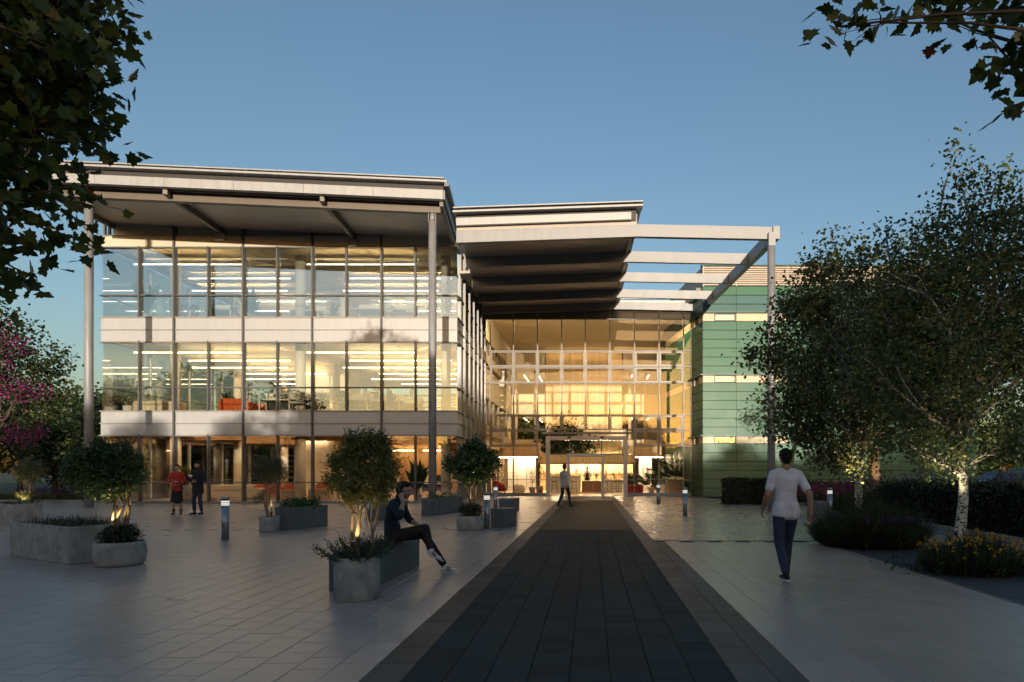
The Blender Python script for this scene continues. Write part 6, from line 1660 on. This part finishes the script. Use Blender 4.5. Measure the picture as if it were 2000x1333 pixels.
def person(label, loc, J, look, voxel=0.012, group=None):
    """J: joints in local metres. look: materials and garment choices."""
    r = empty("person", loc, 0, label, "person", group)
    lat = (V3(J['sR']) - V3(J['sL'])).normalized(); hlat = (V3(J['hR']) - V3(J['hL'])).normalized()
    k = look.get('k', 1.0)
    torso = [(J['pel'], J['mid'], 0.150*k, 0.138*k, 0.72, hlat), (J['mid'], J['che'], 0.136*k, 0.160*k, 0.68, lat), (V3(J['sL'])*0.80 + V3(J['sR'])*0.20, V3(J['sR'])*0.80 + V3(J['sL'])*0.20, 0.075*k, 0.075*k, 0.85, (0, 0, 1)),
             (J['che'], V3(J['nek'])*0.6 + V3(J['che'])*0.4, 0.14*k, 0.085*k, 0.7, lat)]
    neck = [(J['nek'], J['hed'], 0.054*k, 0.054*k)]
    arms = []; hands = []; sleeves = []; legs = []; trous = []; shoes = []
    for S in 'LR':
        s_, e_, w_ = J['s'+S], J['e'+S], J['w'+S]
        up = [(s_, e_, 0.056*k, 0.044*k)]; fo = [(e_, V3(e_).lerp(V3(w_), 0.35), 0.044*k, 0.043*k), (V3(e_).lerp(V3(w_), 0.35), w_, 0.043*k, 0.027*k)]
        hd, hn, ht, cu = J['hand'+S]
        arms += up + fo; hands += hand_prims(w_, hd, hn, ht, cu, k)
        cut = look.get('sleeve', 1.0)
        if look.get('rolled'): sleeves += [(s_, e_, 0.062*k, 0.053*k), (e_, V3(e_).lerp(V3(w_), 0.3), 0.053*k, 0.050*k)]
        elif cut >= 1.0: sleeves += [(s_, e_, 0.062*k, 0.053*k), (e_, w_, 0.052*k, 0.040*k)]
        else: sleeves += [(s_, V3(s_).lerp(V3(e_), cut*1.6), 0.060*k, 0.062*k)]
        h_, n_, a_ = V3(J['h'+S]), V3(J['k'+S]), V3(J['a'+S]); toe = V3(J['t'+S])
        legs += [(h_, n_, 0.082*k, 0.055*k), (n_, n_.lerp(a_, 0.3), 0.054*k, 0.056*k), (n_.lerp(a_, 0.3), a_, 0.056*k, 0.036*k)]
        trous += [[(h_, n_, 0.096*k, 0.070*k), (n_, a_ + (n_ - a_).normalized()*0.045, 0.068*k, look.get('hem', 0.058)*k)]]
        fd = (toe - a_); fd.z = 0 if abs(fd.z) < 0.03 else fd.z; fd = fd.normalized(); upv = (n_ - a_).normalized()
        if look.get('foot_flat', True) and abs((toe - a_).z) < 0.12 and a_.z < 0.25:
            fd = V3((fd.x, fd.y, 0)).normalized(); upv = V3((0, 0, 1))
        side = fd.cross(upv).normalized()
        heel = a_ - upv*0.052 - fd*0.045
        shoes.append([(heel, a_ - upv*0.045 + fd*0.05, 0.036, 0.042, 0.8, side), (a_ - upv*0.05 + fd*0.03, a_ - upv*0.062 + fd*0.15, 0.043, 0.034, 0.62, side), (a_ - upv*0.03, a_ - upv*0.0, 0.040, 0.044)])
        legs += [(a_, a_ - upv*0.05 + fd*0.08, 0.034, 0.03)]
        J['_fd'+S] = (fd, upv, side, heel, a_)
    skin, T, D = head_prims(J['hed'] + V3((0, 0, 0)) if False else V3(J['hed']), J.get('yaw', 0), J.get('pitch', 0), k*1.02, J.get('roll', 0))
    body = fused("body", [(p[0], p[1], p[2]*0.9, p[3]*0.9, *p[4:]) for p in torso] + neck + arms + hands + legs + skin, look['skin'], r, voxel, smooth=2)
    # face
    for s in (-1, 1):
        e = MB(); capsule(e, T((s*0.031 - 0.006, -0.088, 0.010)), T((s*0.031 + 0.006, -0.088, 0.010)), 0.0050, 0.0050, 0.8, None, 8); e.build("eye", MT['hair_black'], r)
        e = MB(); capsule(e, T((s*0.031 - 0.016, -0.094, 0.030)), T((s*0.031 + 0.014, -0.095, 0.031)), 0.0035, 0.0025, 1, None, 6); e.build("eyebrow", look['hair'], r)
    e = MB(); capsule(e, T((-0.020, -0.094, -0.052)), T((0.020, -0.094, -0.052)), 0.0065, 0.0065, 0.8, None, 8); e.build("mouth", MT['lip'], r)
    sx = D((1, 0, 0))
    hp = [(T((0, 0.030, 0.040)), T((0, 0.000, 0.055)), 0.086*k, 0.082*k, 1.10, sx), (T((0, 0.050, 0.0)), T((0, 0.045, -0.035)), 0.072*k, 0.060*k, 0.9, sx), (T((-0.04, -0.045, 0.085)), T((0.045, -0.04, 0.088)), 0.030*k, 0.028*k)]
    for s in (-1, 1): hp.append((T((s*0.074, 0.0, 0.05)), T((s*0.078, 0.01, 0.005)), 0.020*k, 0.012*k))
    if look.get('bun'): hp += [(T((0, 0.105, 0.03)), T((0, 0.12, 0.02)), 0.045, 0.04), (T((-0.06, 0.06, -0.05)), T((0.06, 0.06, -0.05)), 0.035, 0.035)]
    if look.get('quiff'): hp += [(T((-0.03, -0.055, 0.105)), T((0.03, -0.05, 0.108)), 0.026, 0.026)]
    fused("hair", hp, look['hair'], r, max(voxel*0.8, 0.007), smooth=2)
    if look.get('beard'):
        fused("beard", [(T((0, -0.045, -0.075)), T((0, -0.052, -0.082)), 0.050, 0.044, 0.9, sx), (T((-0.062, -0.02, -0.04)), T((-0.05, -0.04, -0.075)), 0.020, 0.020), (T((0.062, -0.02, -0.04)), T((0.05, -0.04, -0.075)), 0.020, 0.020)], look['hair'], r, max(voxel*0.8, 0.007), smooth=2)
    # garments
    top = [(p[0], p[1], p[2] + 0.012, p[3] + 0.012, *p[4:]) for p in torso[:3]] + [(J['che'], V3(J['nek'])*0.45 + V3(J['che'])*0.55, 0.145*k, 0.095*k, 0.72, lat)] + sleeves
    dn = look.get('coat', 0.0)
    if dn:
        for s in (-1, 0, 1): top.append((V3(J['pel']) + hlat*0.07*s*k, V3(J['pel']) + hlat*0.088*s*k + V3(J.get('coat_dir', (0, 0, -1)))*dn, 0.114*k, 0.112*k, 1.05, hlat))
    if look.get('collar'): top.append((V3(J['nek']) + V3((0, 0.01, -0.02)), V3(J['nek']) + V3((0, 0.005, 0.02)), 0.075, 0.066))
    fused(look.get('top_name', "shirt"), top, look['top'], r, voxel, smooth=8)
    if look.get('inner') is not None:
        f_ = V3(J['front']); c_ = V3(J['che']); m_ = V3(J['mid'])
        fused("inner_shirt", [(c_ + f_*0.085, m_ + f_*0.085, 0.045, 0.05, 0.6, lat)], look['inner'], r, voxel, smooth=2)
    if look.get('skirt'):
        zk = look['skirt']
        fused("skirt", [(J['pel'], (V3(J['hL']) + V3(J['hR']))/2, 0.16*k, 0.17*k, 0.74, hlat), ((V3(J['hL']) + V3(J['hR']))/2, V3(((J['kL'][0] + J['kR'][0])/2, (J['kL'][1] + J['kR'][1])/2, zk)), 0.165*k, 0.205*k, 0.72, hlat)], look['legs'], r, voxel, smooth=4)
    else:
        fused("trousers", [(J['pel'], V3(J['hL'])*0.5 + V3(J['hR'])*0.5, 0.153*k, 0.145*k, 0.76, hlat)] + trous[0] + trous[1], look['legs'], r, voxel, smooth=4)
    for i, sh in enumerate(shoes):
        fd, upv, side, heel, a_ = J['_fd' + 'LR'[i]]
        if look.get('boots'): sh = sh + [(a_ - upv*0.02, a_ + upv*0.09, 0.048, 0.052)]
        o = fused("shoe", sh, look['shoe'], r, min(voxel, 0.009), smooth=2)
        e = MB(); c0 = a_ - upv*0.088 - fd*0.06; c1 = a_ - upv*0.088 + fd*0.185
        e.beam(c0, c1, 0.076, 0.018, tuple(upv)); e.build("sole", look.get('sole', MT['black']), o, bevel=0.006)
        if look.get('stripes'):
            for sd in (-1, 1):
                for q in range(3):
                    c = a_ - upv*0.045 + fd*(0.035 + 0.022*q) + side*sd*0.040
                    e = MB(); e.beam(c - upv*0.030 + fd*0.012, c + upv*0.020 - fd*0.010, 0.009, 0.008, tuple(side)); e.build("stripe", MT['black'], o)
    return r

def standing(H=1.75, step=0.0, lift=0.0, face=-1, **kw):
    """Upright joints facing -Y (face=-1) or +Y (face=+1); step = half stride along the facing axis."""
    q = H / 1.75; f = face; rt = -1 if face == -1 else 1      # x sign of the right side
    J = dict(pel=(0, 0, 0.98), mid=(0, 0, 1.14), che=(0, -f*0.01, 1.34), nek=(0, -f*0.01, 1.485), hed=(0, f*0.01, 1.630),
             sR=(rt*0.172, 0, 1.415), sL=(-rt*0.172, 0, 1.415), hR=(rt*0.09, 0, 0.93), hL=(-rt*0.09, 0, 0.93))
    J['kR'] = (rt*0.10, f*(step*0.55 + 0.04), 0.51); J['aR'] = (rt*0.10, f*step, 0.09); J['tR'] = (rt*0.12, f*(step + 0.14), 0.06)
    J['kL'] = (-rt*0.10, f*(-step*0.25 + 0.04 + lift*0.2), 0.51); J['aL'] = (-rt*0.10, -f*step, 0.09 + lift); J['tL'] = (-rt*0.12, f*(-step + 0.14), 0.06 + lift*0.3)
    for S, sx in (('R', rt), ('L', -rt)):
        sw = (-step if S == 'R' else step) * 0.7
        J['e'+S] = (sx*0.235, f*(sw*0.5 - 0.03), 1.14); J['w'+S] = (sx*0.245, f*(sw + 0.05), 0.90)
        J['hand'+S] = ((0, f*(0.25 + sw*0.5), -1), (-sx, 0, 0), (0, f, 0.2), 0.45)
    J['yaw'] = 0 if face == -1 else math.pi
    J['front'] = (0, f, 0)
    J = {k_: (tuple(c*q for c in v) if isinstance(v, tuple) and not k_.startswith('hand') and k_ != 'front' else v) for k_, v in J.items()}
    J.update(kw)
    return J
def turn(J, a):
    """Rotate a joint set about the vertical."""
    Mz = Matrix.Rotation(a, 3, 'Z'); out = {}
    for k_, v in J.items():
        if k_.startswith('hand'): out[k_] = (tuple(Mz @ V3(v[0])), tuple(Mz @ V3(v[1])), tuple(Mz @ V3(v[2])), v[3])
        elif isinstance(v, tuple): out[k_] = tuple(Mz @ V3(v))
        else: out[k_] = v
    out['yaw'] = J['yaw'] + a
    return out

# seated man on the phone (profile, facing right, one leg crossed)
J = dict(pel=(-2.86, 9.15, 0.585), mid=(-2.875, 9.15, 0.76), che=(-2.83, 9.15, 0.96), nek=(-2.765, 9.15, 1.09), hed=(-2.700, 9.14, 1.215), sR=(-2.80, 8.97, 1.025), sL=(-2.80, 9.33, 1.025),
         hR=(-2.82, 9.06, 0.56), hL=(-2.82, 9.25, 0.56), kL=(-2.46, 9.30, 0.575), aL=(-2.16, 9.36, 0.098), tL=(-2.0, 9.38, 0.06), kR=(-2.41, 9.20, 0.665), aR=(-2.265, 8.98, 0.365), tR=(-2.10, 8.90, 0.31),
         eR=(-2.655, 8.80, 0.87), wR=(-2.655, 8.945, 1.045), handR=((-0.22, 0.22, 1), (-0.2, 1.0, 0.0), (1, 0.3, 0.3), 0.35),
         eL=(-2.70, 9.40, 0.78), wL=(-2.52, 9.28, 0.70), handL=((1, -0.35, -0.25), (0, -0.2, -1), (0.3, -1, 0), 0.4),
         yaw=math.pi/2 - 0.18, pitch=0.22, front=(1, -0.05, -0.05))
person("seated man in navy jacket talking on a phone, legs crossed", (0, 0, 0), J,
       dict(skin=MT['skin'], hair=MT['hair_black'], quiff=True, beard=True, top=MT['navy'], top_name="jacket", rolled=True, collar=True, inner=MT['blue_shirt'], legs=MT['maroon'], shoe=MT['sneaker'], sole=MT['sneaker'], stripes=True, hem=0.052, foot_flat=True), voxel=0.0085)
r = empty("phone", (-2.700, 9.018, 1.165), 0, "dark phone held to the ear of the seated man", "phone")
MB().cbox(-0.036, 0.036, -0.005, 0.005, -0.07, 0.07, 0.003).build("case", MT['black'], r); r.rotation_euler = (0.05, -0.25, 0.15)

# man in white T-shirt walking away on the right
J = standing(1.80, 0.34, 0.05, face=1)
J.update(eL=(-0.255, -0.03, 1.17), wL=(-0.275, 0.16, 0.97), handL=((-0.05, 0.6, -1), (1, 0, 0), (0, 1, 0.3), 0.6), eR=(0.285, -0.14, 1.17), wR=(0.30, -0.12, 0.91), handR=((0, 0.1, -1), (-1, 0, 0), (0, 1, 0), 0.5))
person("man in white T-shirt and dark jeans walking away at right", (2.68, 8.75, 0), J,
       dict(skin=MT['skin_tan'], hair=MT['hair_black'], top=MT['white_tee'], top_name="t_shirt", sleeve=0.42, coat=0.08, legs=MT['denim'], shoe=MT['black_cloth'], sole=MT['sneaker'], stripes=False, hem=0.062), voxel=0.0095)
# man in pale jacket walking to the entrance
J = turn(standing(1.77, 0.26, 0.02, face=1), -0.7)
person("man in pale grey jacket walking towards the entrance doors", (-1.13, 26.6, 0), J,
       dict(skin=MT['skin_tan'], hair=MT['hair_black'], top=MT['grey_jacket'], top_name="jacket", collar=True, coat=0.13, legs=MT['black_cloth'], shoe=MT['black_cloth']), voxel=0.014)
# couple in front of the wing
J = standing(1.72, 0.05, 0, face=-1)
J.update(eR=(-0.26, 0.02, 1.13), wR=(-0.06, -0.20, 1.10), handR=((0.8, -0.4, 0.15), (0.2, 0.8, 0), (0, 0, 1), 0.6), eL=(0.25, 0.02, 1.12), wL=(0.10, -0.20, 1.00), handL=((-0.8, -0.5, 0), (0, 0.5, 0.4), (0, 0, 1), 0.7), yaw=0.45, pitch=0.05)
person("woman in red cardigan and black skirt standing before the wing", (-14.32, 21.95, 0), turn(J, 0.35),
       dict(skin=MT['skin'], hair=MT['hair_brown'], bun=True, k=0.93, top=MT['red_knit'], top_name="cardigan", legs=MT['black_cloth'], skirt=0.50, shoe=MT['boot'], boots=True, coat=0.06), voxel=0.013)
r = empty("handbag", (-14.13, 21.70, 0.80), 0.3, "small red handbag held by the woman in the red cardigan", "bag")
MB().cbox(-0.10, 0.10, -0.035, 0.035, 0.0, 0.14, 0.015).build("pouch", MT['red'], r); MB().path([(-0.07, 0, 0.138), (-0.05, 0, 0.24), (0.05, 0, 0.24), (0.07, 0, 0.138)], 0.007, 6).build("strap", MT['red'], r)
J = standing(1.83, 0.04, 0, face=-1)
J.update(eR=(-0.27, -0.02, 1.18), wR=(-0.10, -0.24, 1.25), handR=((0.7, -0.5, 0.3), (0.4, 0.8, 0.2), (0, 0, 1), 0.7), eL=(0.28, -0.02, 1.16), wL=(0.20, -0.26, 1.12), handL=((-0.3, -0.8, 0.2), (-0.5, 0, 0.8), (-1, 0, 0), 0.7), pitch=0.38, yaw=-0.25)
person("bearded man in black coat looking down at a phone beside the woman", (-13.60, 21.95, 0), turn(J, -0.2),
       dict(skin=MT['skin'], hair=MT['hair_black'], beard=True, top=MT['black_cloth'], top_name="coat", collar=True, coat=0.24, legs=MT['denim'], shoe=MT['black_cloth']), voxel=0.013)
for (x, y, z, lab) in ((-13.66, 21.62, 1.34, "pale card in the raised hand of the man in the black coat"), (-13.50, 21.62, 1.20, "phone in the lower hand of the man in the black coat")):
    r = empty("phone" if 'phone' in lab else "card", (x, y, z), 0, lab, "phone" if 'phone' in lab else "card")
    MB().cbox(-0.06, 0.06, -0.004, 0.004, -0.035, 0.035, 0.002).build("case", MT['white'] if 'card' in lab else MT['black'], r); r.rotation_euler = (-0.8, 0.2, 0.2)
# barista behind the counter
J = standing(1.74, 0.0, 0, face=-1)
J.update(eR=(-0.26, 0, 1.15), wR=(-0.13, -0.22, 1.02), handR=((0.4, -0.8, 0), (0, 0, -1), (1, 0, 0), 0.6), eL=(0.26, 0, 1.15), wL=(0.13, -0.22, 1.02), handL=((-0.4, -0.8, 0), (0, 0, -1), (-1, 0, 0), 0.6), pitch=0.15)
pb = person("barista in white shirt and dark apron behind the counter", (wx(1147, 45.9), 45.9, 0.016), J,
       dict(skin=MT['skin_brown'], hair=MT['hair_black'], top=MT['white_tee'], legs=MT['black_cloth'], shoe=MT['black_cloth'], sleeve=0.5), voxel=0.018)
fused("apron", [((0, -0.075, 1.30), (0, -0.095, 0.80), 0.12, 0.16, 0.3, (1, 0, 0))], MT['black_cloth'], pb, 0.018)
